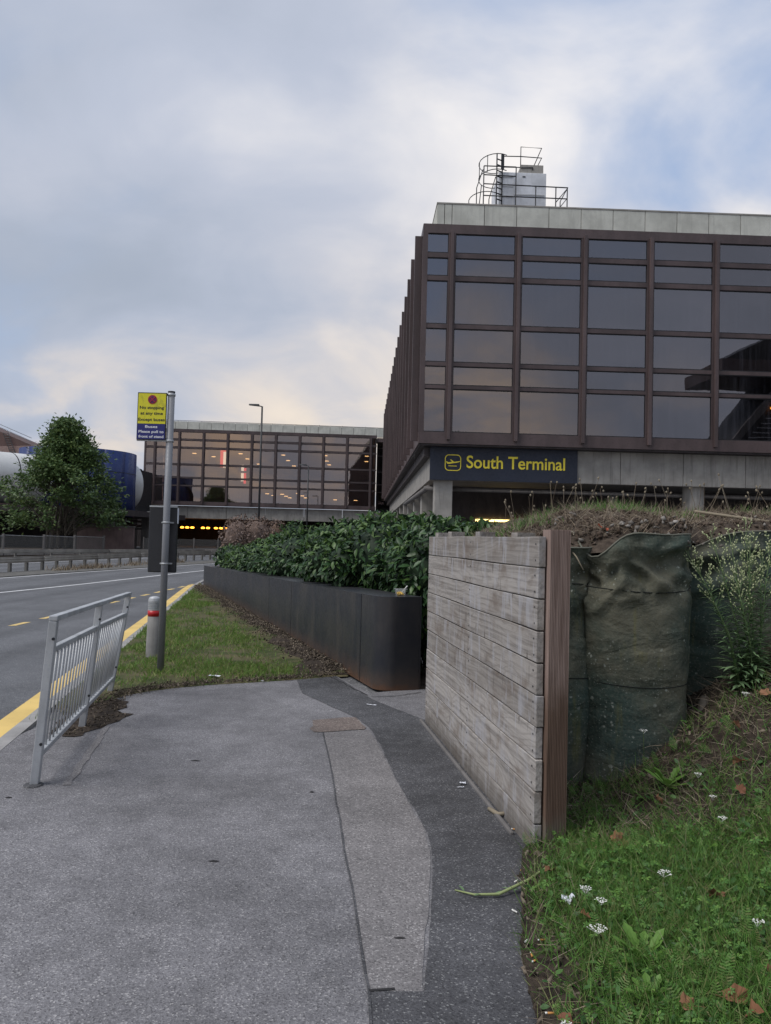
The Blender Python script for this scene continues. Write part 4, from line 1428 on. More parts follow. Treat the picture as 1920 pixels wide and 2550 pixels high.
for k in range(4):
    MB().add([(-20.26 + 1.9 * k, 66.0 + 0.9 * k, 0.0), (-18.44 + 1.9 * k, 66.9 + 0.9 * k, 0.0), (-18.44 + 1.9 * k, 66.9 + 0.9 * k, 1.2), (-20.26 + 1.9 * k, 66 + 0.9 * k, 1.2)], [(0, 1, 2, 3)]).build('mesh_panel', a.m, f2)


# ---- lamp posts
def lamp_post(label, x, y, h, hx):
    t = thing('street_lamp', label, 'street lamp', (x, y, 0), 0, 'lamp posts before the terminal')
    MB().tube([(0, 0, -0.1), (0, 0, 1.4)], 0.11, 12).build('base_column', MT['lamp_black'], t, True)
    MB().tube([(0, 0, 1.4), (0, 0, h)], [0.075, 0.055], 12).build('column', MT['lamp_black'], t, True)
    MB().tube([(0, 0, h - 0.02), (-0.25, 0, h + 0.04)], 0.035, 8).build('bracket', MT['lamp_black'], t, True)
    MB().add([(-0.2, -0.14, h), (-0.2, 0.14, h), (-0.85, 0.12, h + 0.06), (-0.85, -0.12, h + 0.06), (-0.2, -0.12, h + 0.13), (-0.2, 0.12, h + 0.13), (-0.82, 0.08, h + 0.14), (-0.82, -0.08, h + 0.14)],
             [(0, 1, 2, 3), (7, 6, 5, 4), (0, 4, 5, 1), (1, 5, 6, 2), (2, 6, 7, 3), (3, 7, 4, 0)]).build('lantern', MT['lamp_black'], t)
    return t


lamp_post('tall slim black lamp post rising from behind the dead brown shrub', -8.08, 50, 9.93, -0.6)
lamp_post('shorter black lamp post farther along, before the lit bridge windows', -7.2, 72, 8.2, -0.5)

# ================================================================== STREET FURNITURE NEAR BY
# ---- guard rail (leans over the path)
gr = thing('pedestrian_guard_rail', 'galvanised pedestrian guard rail with two bays of bars beside the yellow line', 'guard rail')
GB = [Vector((-2.17, 5.0, 0)), Vector((-2.45, 6.5, 0)), Vector((-2.71, 7.89, 0))]
GT = [Vector((-2.087, 5.0, 1.06)), Vector((-2.342, 6.5, 1.025)), Vector((-2.556, 7.89, 1.0))]


def obar(a_, b_, w, h, up=(0, 0, 1)):
    """rectangular bar from a to b"""
    a_, b_ = Vector(a_), Vector(b_)
    d = (b_ - a_).normalized()
    s = d.cross(Vector(up)).normalized()
    u = s.cross(d)
    V = [p + s * i * w / 2 + u * j * h / 2 for p in (a_, b_) for i, j in ((-1, -1), (1, -1), (1, 1), (-1, 1))]
    return MB().add(V, [(0, 1, 2, 3), (7, 6, 5, 4), (0, 4, 5, 1), (1, 5, 6, 2), (2, 6, 7, 3), (3, 7, 4, 0)])


def gp(i, z):
    return GB[i].lerp(GT[i], z / GT[i].z)


along = (GB[2] - GB[0]).normalized()
for i in range(3):
    obar(gp(i, -0.05), gp(i, GT[i].z - 0.03), 0.050, 0.062, along).build('post', MT['galv'], gr, bevel=0.004)
for i in range(2):
    obar(gp(i, GT[i].z - 0.012) - along * 0.03, gp(i + 1, GT[i + 1].z - 0.012) + along * 0.03, 0.055, 0.035).build('top_rail', MT['galv'], gr, bevel=0.006)
    z2 = [0.845, 0.815, 0.785]
    zb_ = [0.185, 0.165, 0.15]
    A2, B2 = gp(i, z2[i]) + along * 0.035, gp(i + 1, z2[i + 1]) - along * 0.035
    A3, B3 = gp(i, zb_[i]) + along * 0.035, gp(i + 1, zb_[i + 1]) - along * 0.035
    obar(A2, B2, 0.045, 0.035).build('middle_rail', MT['galv'], gr, bevel=0.006)
    obar(A3, B3, 0.045, 0.035).build('bottom_rail', MT['galv'], gr, bevel=0.006)
    nb = 14
    for k in range(nb):
        f_ = (k + 0.5) / nb
        MB().tube([A3.lerp(B3, f_) + Vector((0, 0, 0.015)), A2.lerp(B2, f_) - Vector((0, 0, 0.015))], 0.007, 8).build('bar', MT['galv'], gr, True)
for i in range(3):
    for z in (GT[i].z - 0.14, 0.26):
        c = gp(i, z) + Vector((0.022, -0.034, 0)) if i != 1 else gp(i, z) + Vector((0.03, -0.034, 0))
        MB().tube([c, c + Vector((0.004, -0.006, 0))], 0.010, 8).build('bolt', MT['black_metal'], gr)
tag(MB().lathe([(0.062, 0.002), (0.055, 0.008), (0.03, 0.010)], 11, (-2.17, 4.98, 0)).build('tarmac_collar', MT['path_dark']), kind='structure')

# ---- sign post
sp = thing('bus_stand_sign', 'grey pole with yellow no stopping plate over a blue plate for buses', 'sign post', (-2.52, 8.98, 0))
pole_top = Vector((0.028, -0.03, 3.225))
MB().tube([(0, 0, -0.1), pole_top], 0.039, 20).build('pole', MT['pole'], sp, True)
MB().tube([pole_top - Vector((0, 0, 0.002)), pole_top + Vector((0, 0, 0.012))], 0.041, 20).build('pole_cap', MT['black_metal'], sp, True)


def pz(z):
    return pole_top * (z / 3.225)


px0, px1 = -0.345, -0.010
MB().box(px0, px1, -0.075, -0.063, 2.668, 3.212).build('sign_plate', MT['black_metal'], sp, bevel=0.004)
MB().box(px0 + 0.010, px1 - 0.010, -0.0785, -0.0755, 2.853, 3.200).build('yellow_face', MT['plate_yellow'], sp)
MB().box(px0 + 0.008, px1 - 0.012, -0.0785, -0.0755, 2.676, 2.851).build('blue_face', MT['plate_blue'], sp)
for z in (3.195, 2.665):
    c = pz(z)
    MB().lathe([(0.043, -0.012), (0.046, -0.012), (0.046, 0.012), (0.043, 0.012)], 20, (c.x, c.y, z)).build('clamp', MT['galv'], sp, True)
    MB().box(px0, c.x - 0.03, -0.062, -0.045, z - 0.010, z + 0.010).build('sign_channel', MT['black_metal'] if z > 3 else MT['galv'], sp)
cx_ = (px0 + px1) / 2
MB().lathe([(0.052, 0), (0.052, 0.003)], 28).build('roundel', MT['red_disc'], sp).matrix_local = Matrix.Translation((cx_ + 0.004, -0.079, 3.13)) @ Matrix.Rotation(R(90), 4, 'X')
MB().lathe([(0.040, 0), (0.040, 0.002)], 28).build('roundel_field', MT['roundel_blue'], sp).matrix_local = Matrix.Translation((cx_ + 0.004, -0.0822, 3.13)) @ Matrix.Rotation(R(90), 4, 'X')
for s in (-1, 1):
    MB().box(-0.045, 0.045, -0.001, 0.001, -0.006, 0.006).build('roundel_bar', MT['red_disc'], sp).matrix_local = Matrix.Translation((cx_ + 0.004, -0.0855 - 0.002 * (s > 0), 3.13)) @ Matrix.Rotation(R(45 * s), 4, 'Y')


def line(txt, z, w, mat, cap, dx=0.0):
    letters(sp, txt, cx_ - w / 2 + dx, cx_ + w / 2 + dx, z, -0.0792, mat, cap, 0.022, 0.0008, 'lettering')


line('No stopping', 3.022, 0.275, MT['text_black'], 0.034)
line('at any time', 2.957, 0.255, MT['text_black'], 0.034)
line('Except buses', 2.885, 0.305, MT['text_black'], 0.034)
line('Buses', 2.805, 0.140, MT['text_white'], 0.030)
line('Please pull to', 2.748, 0.285, MT['text_white'], 0.030)
line('front of stand', 2.692, 0.285, MT['text_white'], 0.030)
# notice case on the far side of the pole, seen from behind
nb_ = thing('notice_case', 'flat dark notice case clamped behind the grey pole', 'notice case', (-2.52, 8.98, 0))
MB().box(-0.205, 0.118, 0.055, 0.115, 1.155, 1.905).build('case', MT['black_metal'], nb_, bevel=0.012)
MB().box(-0.202, 0.115, 0.050, 0.10, 1.906, 1.925).build('case_top', MT['galv'], nb_)
MB().box(0.119, 0.124, 0.060, 0.105, 1.72, 1.90).build('edge_label', MT['paper'], nb_)
for z in (1.73, 1.26):
    c = pz(z)
    MB().lathe([(0.040, -0.010), (0.043, -0.010), (0.043, 0.010), (0.040, 0.010)], 20, (c.x, c.y, z)).build('clamp', MT['galv'], nb_, True)
    MB().box(c.x - 0.07, c.x + 0.07, 0.035, 0.052, z - 0.008, z + 0.008).build('bracket', MT['galv'], nb_)

# ---- bollard
bo = thing('bollard', 'grey concrete bollard with domed grooved head and red reflective band', 'bollard', (-2.928, 10.06, 0))
MB().lathe([(0.092, -0.1), (0.088, 0.0), (0.077, 0.545)], 28).build('shaft', MT['bollard'], bo, True)
MB().lathe([(0.078, 0.546), (0.0785, 0.62)], 28).build('reflective_band', MT['red_band'], bo, True)
pr = [(0.0765, 0.621)]
for k in range(4):
    z = 0.63 + k * 0.022
    pr += [(0.0775, z), (0.0775, z + 0.011), (0.068, z + 0.012), (0.068, z + 0.021)]
pr += [(0.077, 0.72), (0.077, 0.745), (0.070, 0.775), (0.050, 0.792), (0.02, 0.799)]
MB().lathe(pr, 28).build('head', MT['galv'], bo, False)

# ---- planter
PT = Vector((-5.56 + 0.04, 24.24 - 8.29, 0)).normalized()
PN = Vector((PT.y, -PT.x, 0))
PO = Vector((-0.04, 8.29, 0))
PLEN = 16.9


def ptop(d):
    return 0.99 - 0.0201 * d


def pw_(d, n_, z):
    v = PO + PT * d + PN * n_
    return (v.x, v.y, z)


plr = thing('planter_wall', 'long dark steel planter wall with rounded end and rusty foot', 'planter')
PW = 0.50
out_ = []
r1 = 0.20
for k in range(9):
    t = R(180 + 90 * k / 8)
    out_.append((r1 + r1 * math.cos(t), r1 + r1 * math.sin(t)))
r2 = 0.05
for k in range(6):
    t = R(270 + 90 * k / 5)
    out_.append((PW - r2 + r2 * math.cos(t), r2 + r2 * math.sin(t)))
out_ = [(0, 0.62)] + out_ + [(PW, 0.62)]     # (n, d)
n = len(out_)
V = [pw_(d, nn, 0.0) for nn, d in out_] + [pw_(d, nn, ptop(d)) for nn, d in out_]
inn = [(min(max(nn, 0.02), PW - 0.02), max(d, 0.02)) for nn, d in out_]
V += [pw_(d, nn, ptop(d) + 0.0) for nn, d in inn]
nose = MB().add(V, [(i, i + 1, n + i + 1, n + i) for i in range(n - 1)]).build('end_panel', MT['planter'], plr, True)
MB().add([pw_(d, nn, ptop(d) + 0.001) for nn, d in out_], [tuple(range(n))]).build('end_cap', MT['planter'], plr)
seams = [0.63, 2.45, 4.3, 6.15, 8.0, 9.9, 11.8, 13.7, 15.4, PLEN]
for d0, d1 in zip(seams, seams[1:]):
    d0 += 0.004; d1 -= 0.004
    j = random.uniform(-0.003, 0.003)
    MB().add([pw_(d0, j, 0), pw_(d1, j, 0), pw_(d1, j, ptop(d1)), pw_(d0, j, ptop(d0)), pw_(d0, 0.02 + j, 0), pw_(d1, 0.02 + j, 0), pw_(d1, 0.02 + j, ptop(d1)), pw_(d0, 0.02 + j, ptop(d0))],
             [(0, 3, 2, 1), (4, 5, 6, 7), (0, 4, 7, 3), (1, 2, 6, 5), (3, 7, 6, 2)]).build('side_panel', MT['planter'], plr)
    MB().add([pw_(d0, 0.022, ptop(d0)), pw_(d1, 0.022, ptop(d1)), pw_(d1, PW - 0.02, ptop(d1)), pw_(d0, PW - 0.02, ptop(d0))], [(0, 3, 2, 1)]).build('top_panel', MT['planter'], plr)
    MB().add([pw_(d0, PW, 0), pw_(d1, PW, 0), pw_(d1, PW, ptop(d1)), pw_(d0, PW, ptop(d0))], [(0, 1, 2, 3)]).build('rear_panel', MT['planter'], plr)
MB().add([pw_(0.5, 0.03, 0), pw_(PLEN, 0.03, 0), pw_(PLEN, PW - 0.03, 0), pw_(0.5, PW - 0.03, 0), pw_(0.5, 0.03, ptop(0.5) - 0.01), pw_(PLEN, 0.03, ptop(PLEN) - 0.01), pw_(PLEN, PW - 0.03, ptop(PLEN) - 0.01), pw_(0.5, PW - 0.03, ptop(0.5) - 0.01)],
         [(0, 1, 2, 3), (4, 7, 6, 5), (0, 4, 5, 1), (1, 5, 6, 2), (2, 6, 7, 3), (3, 7, 4, 0)]).build('core', MT['black_void'], plr)
MB().add([pw_(PLEN + 0.003, 0, 0), pw_(PLEN + 0.003, PW, 0), pw_(PLEN + 0.003, PW, ptop(PLEN)), pw_(PLEN + 0.003, 0, ptop(PLEN))], [(0, 3, 2, 1)]).build('far_end_panel', MT['planter'], plr)

# ---- plastic food tub left on the planter
cu = thing('food_tub', 'clear plastic tub of yellow fruit with a white fork left on the planter', 'food tub', (0.185, 8.62, ptop(0.3) + 0.002), 0.2)
V = []
for (hw, z) in ((0.050, 0.0), (0.062, 0.072), (0.075, 0.073), (0.075, 0.077)):
    for t in range(24):
        c_, s_2 = math.cos(2 * math.pi * t / 24), math.sin(2 * math.pi * t / 24)
        pwr = 0.5
        V.append((hw * math.copysign(abs(c_) ** pwr, c_), 0.8 * hw * math.copysign(abs(s_2) ** pwr, s_2), z))
F = [(i * 24 + j, i * 24 + (j + 1) % 24, (i + 1) * 24 + (j + 1) % 24, (i + 1) * 24 + j) for i in range(3) for j in range(24)] + [tuple(range(23, -1, -1))]
MB().add(V, F).build('tub', MT['plastic'], cu, True)
for k in range(16):
    sz = random.uniform(0.010, 0.016)
    MB().box(-sz, sz, -sz, sz, -sz * 0.7, sz * 0.7, Matrix.Translation((random.uniform(-0.033, 0.033), random.uniform(-0.025, 0.025), random.uniform(0.012, 0.032))) @ Matrix.Rotation(random.uniform(0, 3), 4, Vector((random.random(), random.random(), 1)).normalized())).build('fruit_piece', MT['food'], cu, bevel=0.003)
m_ = MB()
for k in range(10):
    t = k / 9
    m_.add([(-0.045 + 0.085 * t, -0.02, 0.055 + 0.018 * math.sin(7 * t)), (-0.045 + 0.085 * t, 0.022, 0.060 + 0.016 * math.cos(5 * t)), (-0.045 + 0.085 * (t + 0.11), 0.022, 0.060 + 0.016 * math.cos(5 * (t + 0.11))), (-0.045 + 0.085 * (t + 0.11), -0.02, 0.055 + 0.018 * math.sin(7 * (t + 0.11)))], [(0, 1, 2, 3)])
m_.build('film', MT['plastic'], cu)
MB().tube([(0.02, 0, 0.04), (0.055, 0, 0.085), (0.078, 0.0, 0.108)], [0.004, 0.004, 0.008], 6).build('fork_handle', MT['butt_paper'], cu, True)

# ---- boarded end fence
FA, FB_ = Vector((0.805, 4.09, 0)), Vector((0.395, 6.97, 0))
fd = (FB_ - FA)
FL = fd.length
fz = math.atan2(fd.y, fd.x)
bf = thing('timber_screen', 'weathered grey plank screen with a brown grooved end post beside the path', 'timber fence', (FA.x, FA.y, 0), fz)
# local x runs from the near end to the far end; local +y is the side facing the path
NP = 10
PH = 1.652 / NP
for k in range(NP):
    z0 = -0.012 + k * PH if k else -0.03
    z1 = -0.012 + (k + 1) * PH - 0.006
    e0, e1 = random.uniform(-0.008, 0.008), random.uniform(-0.008, 0.008)
    dy = random.uniform(-0.002, 0.003)
    L2 = FL
    mbp = MB()
    ns = 12
    th_ = 0.040
    top, bot = [], []
    V = []
    for s in range(ns + 1):
        x = e0 + (L2 + e1 - e0) * s / ns
        wv_ = 0.0016 * math.sin(x * 5 + k * 2.1)
        up_ = 0.0018 * math.sin(x * 3.3 + k)
        for (yy, zz2) in ((0.0 + dy + wv_, z0 + up_), (0.0 + dy + wv_, z1 + up_), (-th_ + dy, z1 + up_), (-th_ + dy, z0 + up_)):
            V.append((x, yy, zz2))
    F = []
    for s in range(ns):
        for j in range(4):
            F.append((s * 4 + j, (s + 1) * 4 + j, (s + 1) * 4 + (j + 1) % 4, s * 4 + (j + 1) % 4))
    F += [(0, 1, 2, 3), (ns * 4 + 3, ns * 4 + 2, ns * 4 + 1, ns * 4)]
    F = [tuple(reversed(f)) for f in F]
    pk = mbp.add(V, F).build('plank', MT['boards'], bf, bevel=0.004)
    for xs in (0.045, 1.42, FL - 0.06):
        for dz in (0.035, PH - 0.045):
            sc = inst('screw_head', MB().lathe([(0.006, 0), (0.004, 0.0015)], 8).mesh('screw_head', MT['black_metal']) if 'screw_head' not in bpy.data.meshes else bpy.data.meshes['screw_head'], pk, (xs + random.uniform(-0.006, 0.006), dy + 0.0016, z0 + dz), (-math.pi / 2, 0, 0))
# grooved posts behind the planks
GM = None
for i, (x, tall) in enumerate(((0.075, 1.672), (0.075 + 0.50, 1.66), (1.42, 1.67), (2.30, 1.675), (FL - 0.10, 1.67))):
    w, dpt = 0.112, 0.112
    prof = []
    ng = 13
    # ridged face looks along -x (towards the near end), rest plain
    for k in range(ng):
        y0 = -dpt + dpt * k / ng
        prof += [(-w / 2, y0 + dpt / ng * 0.08), (-w / 2, y0 + dpt / ng * 0.62), (-w / 2 + 0.0035, y0 + dpt / ng * 0.74), (-w / 2 + 0.0035, y0 + dpt / ng * 0.96)]
    prof = [(w / 2, -dpt), (-w / 2 + 0.004, -dpt)] + prof + [(-w / 2 + 0.004, 0.0), (w / 2, 0.0)]
    prof = list(reversed(prof))
    o = MB().prism(prof, -0.1, tall).build('end_post' if i == 0 else 'post', MT['post_wood' if i == 0 else 'boards'], bf)
    o.location = (x - (0.058 if i == 0 else 0), -0.047, 0)
o = obar(Vector((0.25, 0.035, 0.006)), Vector((FL + 0.03, 0.035, 0.006)), 0.022, 0.03).build('edging_strip', MT['concrete_dark'], bf, bevel=0.006)
# ================================================================== VEGETATION
LEAF_V = [(0, 0, 0), (-0.17, 0.28, 0.05), (0.17, 0.28, 0.05), (0, 0.32, 0.0), (-0.19, 0.58, 0.035), (0.19, 0.58, 0.035), (0, 0.62, -0.02), (0, 1.0, -0.12)]
LEAF_F = [(0, 3, 1), (0, 2, 3), (1, 3, 6), (1, 6, 4), (3, 2, 5), (3, 5, 6), (4, 6, 7), (6, 5, 7)]
SMALL_V = [(0, 0, 0), (-0.28, 0.45, 0.05), (0.28, 0.45, 0.05), (0, 1.0, -0.05)]
SMALL_F = [(0, 2, 1), (1, 2, 3)]


def rand_unit(n):
    return unit(rng.normal(size=(n, 3)))


def shell_points(lumps, n, depth=0.25, cut=None):
    """points on the outside of a union of ellipsoids, with the outward normals"""
    C_ = np.array([l[0] for l in lumps], float)
    Rr = np.array([l[1] for l in lumps], float)
    area = (Rr[:, 0] * Rr[:, 1] + Rr[:, 1] * Rr[:, 2] + Rr[:, 0] * Rr[:, 2])
    P, N = [], []
    got = 0
    while got < n:
        m = int(n * 2.5)
        i = rng.choice(len(lumps), m, p=area / area.sum())
        u = rand_unit(m)
        s = 1.0 - depth * rng.random(m) ** 2.2
        # lumpy surface
        lum_ = np.sin(u[:, 0] * 7.3 + i * 1.7) * np.sin(u[:, 1] * 6.1 + i) + np.sin(u[:, 2] * 8.3 + i * 0.9) * np.sin(u[:, 0] * 5.3)
        s = s * (1 + 0.075 * lum_)
        p = C_[i] + u * Rr[i] * s[:, None]
        nn = unit(u / Rr[i])
        keep = np.ones(m, bool)
        for k in range(len(lumps)):
            q = (p - C_[k]) / Rr[k]
            keep &= ~((np.einsum('ij,ij->i', q, q) < 0.80 ** 2) & (i != k))
        if cut is not None:
            keep &= cut(p)
        P.append(p[keep]); N.append(nn[keep])
        got += keep.sum()
    return np.concatenate(P)[:n], np.concatenate(N)[:n]


def shrub(name, label, cat, lumps, n, size, mat, mat_single, n_single, cut=None, core=0.80, inner='inner', group=None, droop=0.5, core_mat='inner'):
    t = thing(name, label, cat, group=group)
    P, N = shell_points(lumps, n, 0.30, cut)
    up = np.array([0, 0, 1.0])
    ydir = unit(N * 0.9 + rand_unit(n) * 0.75 - up * droop)
    ndir = unit(N * 0.55 + up * 0.55 + rand_unit(n) * 0.45)
    sz = size * rng.uniform(0.55, 1.35, n)
    P = P - ydir * sz[:, None] * 0.4
    Mx = frames(ydir, ndir, sz)
    # the leaves that face the road are single parts, the rest one mass
    score = np.linalg.norm(P - np.array([0, 0, 1.6]), axis=1) - 1.2 * (N @ np.array([-0.3, -0.95, 0.2]))
    order = np.argsort(score)
    first = rng.permutation(order[:int(n_single * 1.6)])[:n_single]
    rest = np.setdiff1d(np.arange(n), first)
    lm = bpy.data.meshes.get('leaf_' + mat_single) or MB().add(LEAF_V, LEAF_F).mesh('leaf_' + mat_single, MT[mat_single], True)
    for i in first:
        o = bpy.data.objects.new('leaf', lm)
        COL.objects.link(o)
        o.parent = t
        M4 = Matrix.Identity(4)
        for r_ in range(3):
            for c_ in range(3):
                M4[r_][c_] = Mx[i, r_, c_]
            M4[r_][3] = P[i, r_]
        o.matrix_local = M4
    tip = rest[(N[rest, 2] > 0.30) & (rng.random(len(rest)) < 0.6)]
    if mat == 'laurel' and len(tip):
        rest = np.setdiff1d(rest, tip)
        v, f = scatter(LEAF_V, LEAF_F, Mx[tip], P[tip])
        o = inst('young_foliage', np_mesh('young_foliage', v, f, MT['laurel_young'], True), t)
        o['kind'] = 'stuff'
    v, f = scatter(LEAF_V, LEAF_F, Mx[rest], P[rest])
    o = inst('foliage', np_mesh('foliage', v, f, MT[mat], True), t)
    o['kind'] = 'stuff'
    # leaves deeper in, by default in a leaf colour darkened for shade
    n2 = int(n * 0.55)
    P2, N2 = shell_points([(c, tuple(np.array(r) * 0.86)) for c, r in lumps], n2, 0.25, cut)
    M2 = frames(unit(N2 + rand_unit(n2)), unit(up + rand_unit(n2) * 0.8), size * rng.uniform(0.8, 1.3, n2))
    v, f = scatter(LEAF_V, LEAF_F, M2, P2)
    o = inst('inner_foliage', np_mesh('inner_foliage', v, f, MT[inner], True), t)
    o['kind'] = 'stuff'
    m_ = MB()  # solid hulls, added to block light through the leaves
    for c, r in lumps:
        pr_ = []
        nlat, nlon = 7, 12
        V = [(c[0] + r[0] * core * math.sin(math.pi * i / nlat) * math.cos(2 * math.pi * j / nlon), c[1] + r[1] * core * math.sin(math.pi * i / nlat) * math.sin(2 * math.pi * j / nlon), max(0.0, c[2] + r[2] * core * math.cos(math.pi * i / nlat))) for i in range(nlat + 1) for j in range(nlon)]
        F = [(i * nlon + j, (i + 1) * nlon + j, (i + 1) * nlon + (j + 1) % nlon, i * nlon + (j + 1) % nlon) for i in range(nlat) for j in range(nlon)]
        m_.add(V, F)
    o = m_.build('blocking_core', MT[core_mat], t, True)
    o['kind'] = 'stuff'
    return t


def wall_pt(d, n_, z):
    v = PO + PT * d + PN * n_
    return (v.x, v.y, z)


def clear_of_wall(p):
    rel = p[:, :2] - np.array([PO.x, PO.y])
    d = rel @ np.array([PT.x, PT.y])
    nn = rel @ np.array([PN.x, PN.y])
    top = 0.99 - 0.0201 * d + 0.03
    inside = (nn > -0.12) & (nn < PW) & (d > -0.1) & (d < PLEN) & (p[:, 2] < top)
    return ~inside & (p[:, 2] > 0.03) & (nn > -0.10 + 0.0 * d)


# near laurel: from the planter's end back behind the timber screen
L1 = []
for d, zt, rn in ((0.80, 1.84, 0.62), (1.6, 1.92, 0.66), (2.5, 1.95, 0.70), (3.4, 1.98, 0.66), (4.1, 1.92, 0.50)):
    L1.append((wall_pt(d, (0.56 if d < 2.3 else 0.36) + rn * 0.85, zt - 0.62), (rn, 0.55, 0.62)))
    if d > 2: L1.append((wall_pt(d + 0.2, 0.05 + 0.36, zt - 0.72), (0.36, 0.4, 0.32)))
    L1.append((wall_pt(d + 0.3, 0.95 + rn * 0.9, zt - 0.55), (rn, 0.7, 0.58)))
L1 += [((0.62, 9.35, 1.25), (0.55, 0.55, 0.60)), ((0.60, 9.45, 0.70), (0.50, 0.50, 0.62)), ((1.15, 9.7, 1.28), (0.6, 0.6, 0.58)), ((1.8, 9.9, 1.25), (0.65, 0.65, 0.60)), ((1.3, 9.5, 0.6), (0.6, 0.5, 0.6)), ((2.6, 10.1, 1.2), (0.7, 0.7, 0.6))]


def cut_near(p):
    k = clear_of_wall(p)
    # keep clear of the path gap beside the planter end
    return k & ~((p[:, 1] < 8.95) & (p[:, 0] > 0.42) & (p[:, 2] < 0.85))


shrub('laurel_hedge', 'tall dark green laurel with big glossy leaves behind the planter end', 'hedge', L1, 9000, 0.115, 'laurel', 'laurel_single', 300, cut_near, 0.78)
L2 = []
for d, zt, rn in ((5.3, 1.58, 0.55), (6.2, 1.70, 0.66), (7.2, 1.74, 0.70), (8.2, 1.72, 0.70), (9.3, 1.64, 0.66), (10.3, 1.52, 0.60)):
    L2.append((wall_pt(d, (0.50 if d < 6.5 else 0.18) + rn * 0.85, zt - 0.60), (rn, 0.75, 0.60)))
    L2.append((wall_pt(d + 0.4, 0.95 + rn * 0.9, zt - 0.52), (rn, 0.8, 0.55)))
shrub('laurel_hedge', 'lower rounded laurel in the middle of the planter beside the tall one', 'hedge', L2, 7000, 0.115, 'laurel', 'laurel_single', 300, clear_of_wall, 0.78)
L3 = []
for d, zt, rn in ((11.2, 1.50, 0.60), (12.2, 1.38, 0.55), (13.1, 1.30, 0.52), (14.0, 1.22, 0.5)):
    L3.append((wall_pt(d, 0.20 + rn * 0.85, zt - 0.45), (rn, 0.62, 0.45)))
    L3.append((wall_pt(d + 0.3, 0.8 + rn, zt - 0.45), (rn, 0.6, 0.45)))
shrub('laurel_hedge', 'fresh yellow green bush low on the planter beyond the rounded laurel', 'hedge', L3, 2800, 0.11, 'laurel_young', 'laurel_young_single', 160, clear_of_wall, 0.75)
L4 = [(wall_pt(14.9, 0.62, 0.92), (0.5, 0.55, 0.42)), (wall_pt(15.8, 0.62, 0.90), (0.48, 0.55, 0.42)), (wall_pt(15.6, 1.2, 0.85), (0.5, 0.6, 0.42))]
shrub('laurel_hedge', 'small dark green bush at the planter end next to the road', 'hedge', L4, 900, 0.12, 'laurel', 'laurel_single', 80, clear_of_wall, 0.75)
# dead shrub and a green one behind it
L5 = [((-4.55, 24.2, 1.55), (0.55, 0.6, 0.70)), ((-4.0, 24.3, 1.60), (0.6, 0.6, 0.66)), ((-3.4, 24.5, 1.45), (0.45, 0.6, 0.70)), ((-4.3, 24.2, 0.8), (0.5, 0.5, 0.8)), ((-3.5, 24.4, 0.7), (0.5, 0.5, 0.75))]
shrub('dead_shrub', 'dead brown shrub with withered leaves behind the green bushes', 'shrub', L5, 3400, 0.085, 'dead', 'dead', 120, None, 0.72, 'dead', None, 0.9, 'dead')
L6 = [((-2.85, 24.3, 1.5), (0.6, 0.6, 0.62)), ((-2.1, 24.5, 1.45), (0.6, 0.6, 0.58)), ((-2.4, 24.4, 0.7), (0.8, 0.6, 0.8))]
shrub('laurel_hedge', 'green bush beside the dead brown shrub', 'hedge', L6, 1200, 0.13, 'laurel', 'laurel_single', 80, None, 0.75)


# ---- trees
def make_tree(label, loc, H, base_r, z_low, n_clump, per, leaf, scale=1.0):
    t = thing('broadleaf_tree', label, 'tree', loc)
    stems = [(-1.3, 0.1), (-0.75, -0.2), (0.1, 0.2), (0.9, 0.0), (-0.2, -0.5)]
    tr_ = MB()
    for i, (x, yq) in enumerate(stems):
        tr_ = MB()
        top = Vector((x * 0.35, yq * 0.3, H * (0.55 + 0.09 * i)))
        pts = [Vector((x, yq, -0.15)), Vector((x * 0.95, yq, H * 0.16)), Vector((x * 0.75 + 0.1 * math.sin(i * 2), yq * 0.8, H * 0.33)), top]
        tr_.tube(pts, [0.14, 0.12, 0.085, 0.02], 8).build('trunk', MT['bark'], t, True)
    C_ = []
    lim = MB()
    for k in range(n_clump):
        f = rng.random() ** 0.75
        z = z_low + (H - z_low) * f
        prof = base_r * (1 - f) ** 0.82 * (0.72 + 0.38 * min(1, (f + 0.05) * 6)) + 0.10
        th_ = rng.uniform(0, 2 * math.pi)
        prof *= 1.0 + 0.34 * mnoise.noise((math.cos(th_) * 1.5, math.sin(th_) * 1.5, z * 0.55))
        rr = prof * (0.45 + 0.55 * math.sqrt(rng.random())) * rng.uniform(0.75, 1.28)
        c = Vector((rr * math.cos(th_), rr * math.sin(th_), z + 0.12 * rr))
        C_.append(c)
        b = Vector((c.x * 0.12, c.y * 0.12, max(H * 0.14, z - 0.55 * rr)))
        m = b.lerp(c, 0.55) + Vector((0, 0, 0.08 * rr))
        lim.tube([b, m, c], [0.045, 0.025, 0.008], 5, False)
    o = lim.build('branches', MT['bark'], t, True)
    o['kind'] = 'stuff'
    C_ = np.array(C_)
    n_ = n_clump * per
    idx = np.repeat(np.arange(n_clump), per)
    sp_ = rng.uniform(0.22, 0.50, n_clump)[idx]
    P = C_[idx] + rng.normal(size=(n_, 3)) * sp_[:, None] * np.array([1, 1, 0.55])
    out_dir = unit(C_[idx] * np.array([1, 1, 0.15]) + 1e-3)
    yd = unit(out_dir + rand_unit(n_) * 0.9 - np.array([0, 0, 0.25]))
    nd = unit(np.array([0, 0, 1.0]) + rand_unit(n_) * 0.7)
    v, f = scatter(SMALL_V, SMALL_F, frames(yd, nd, leaf * rng.uniform(0.7, 1.3, n_)), P)
    o = inst('crown', np_mesh('crown', v, f, MT['tree_leaf']), t)
    o['kind'] = 'stuff'
    return t


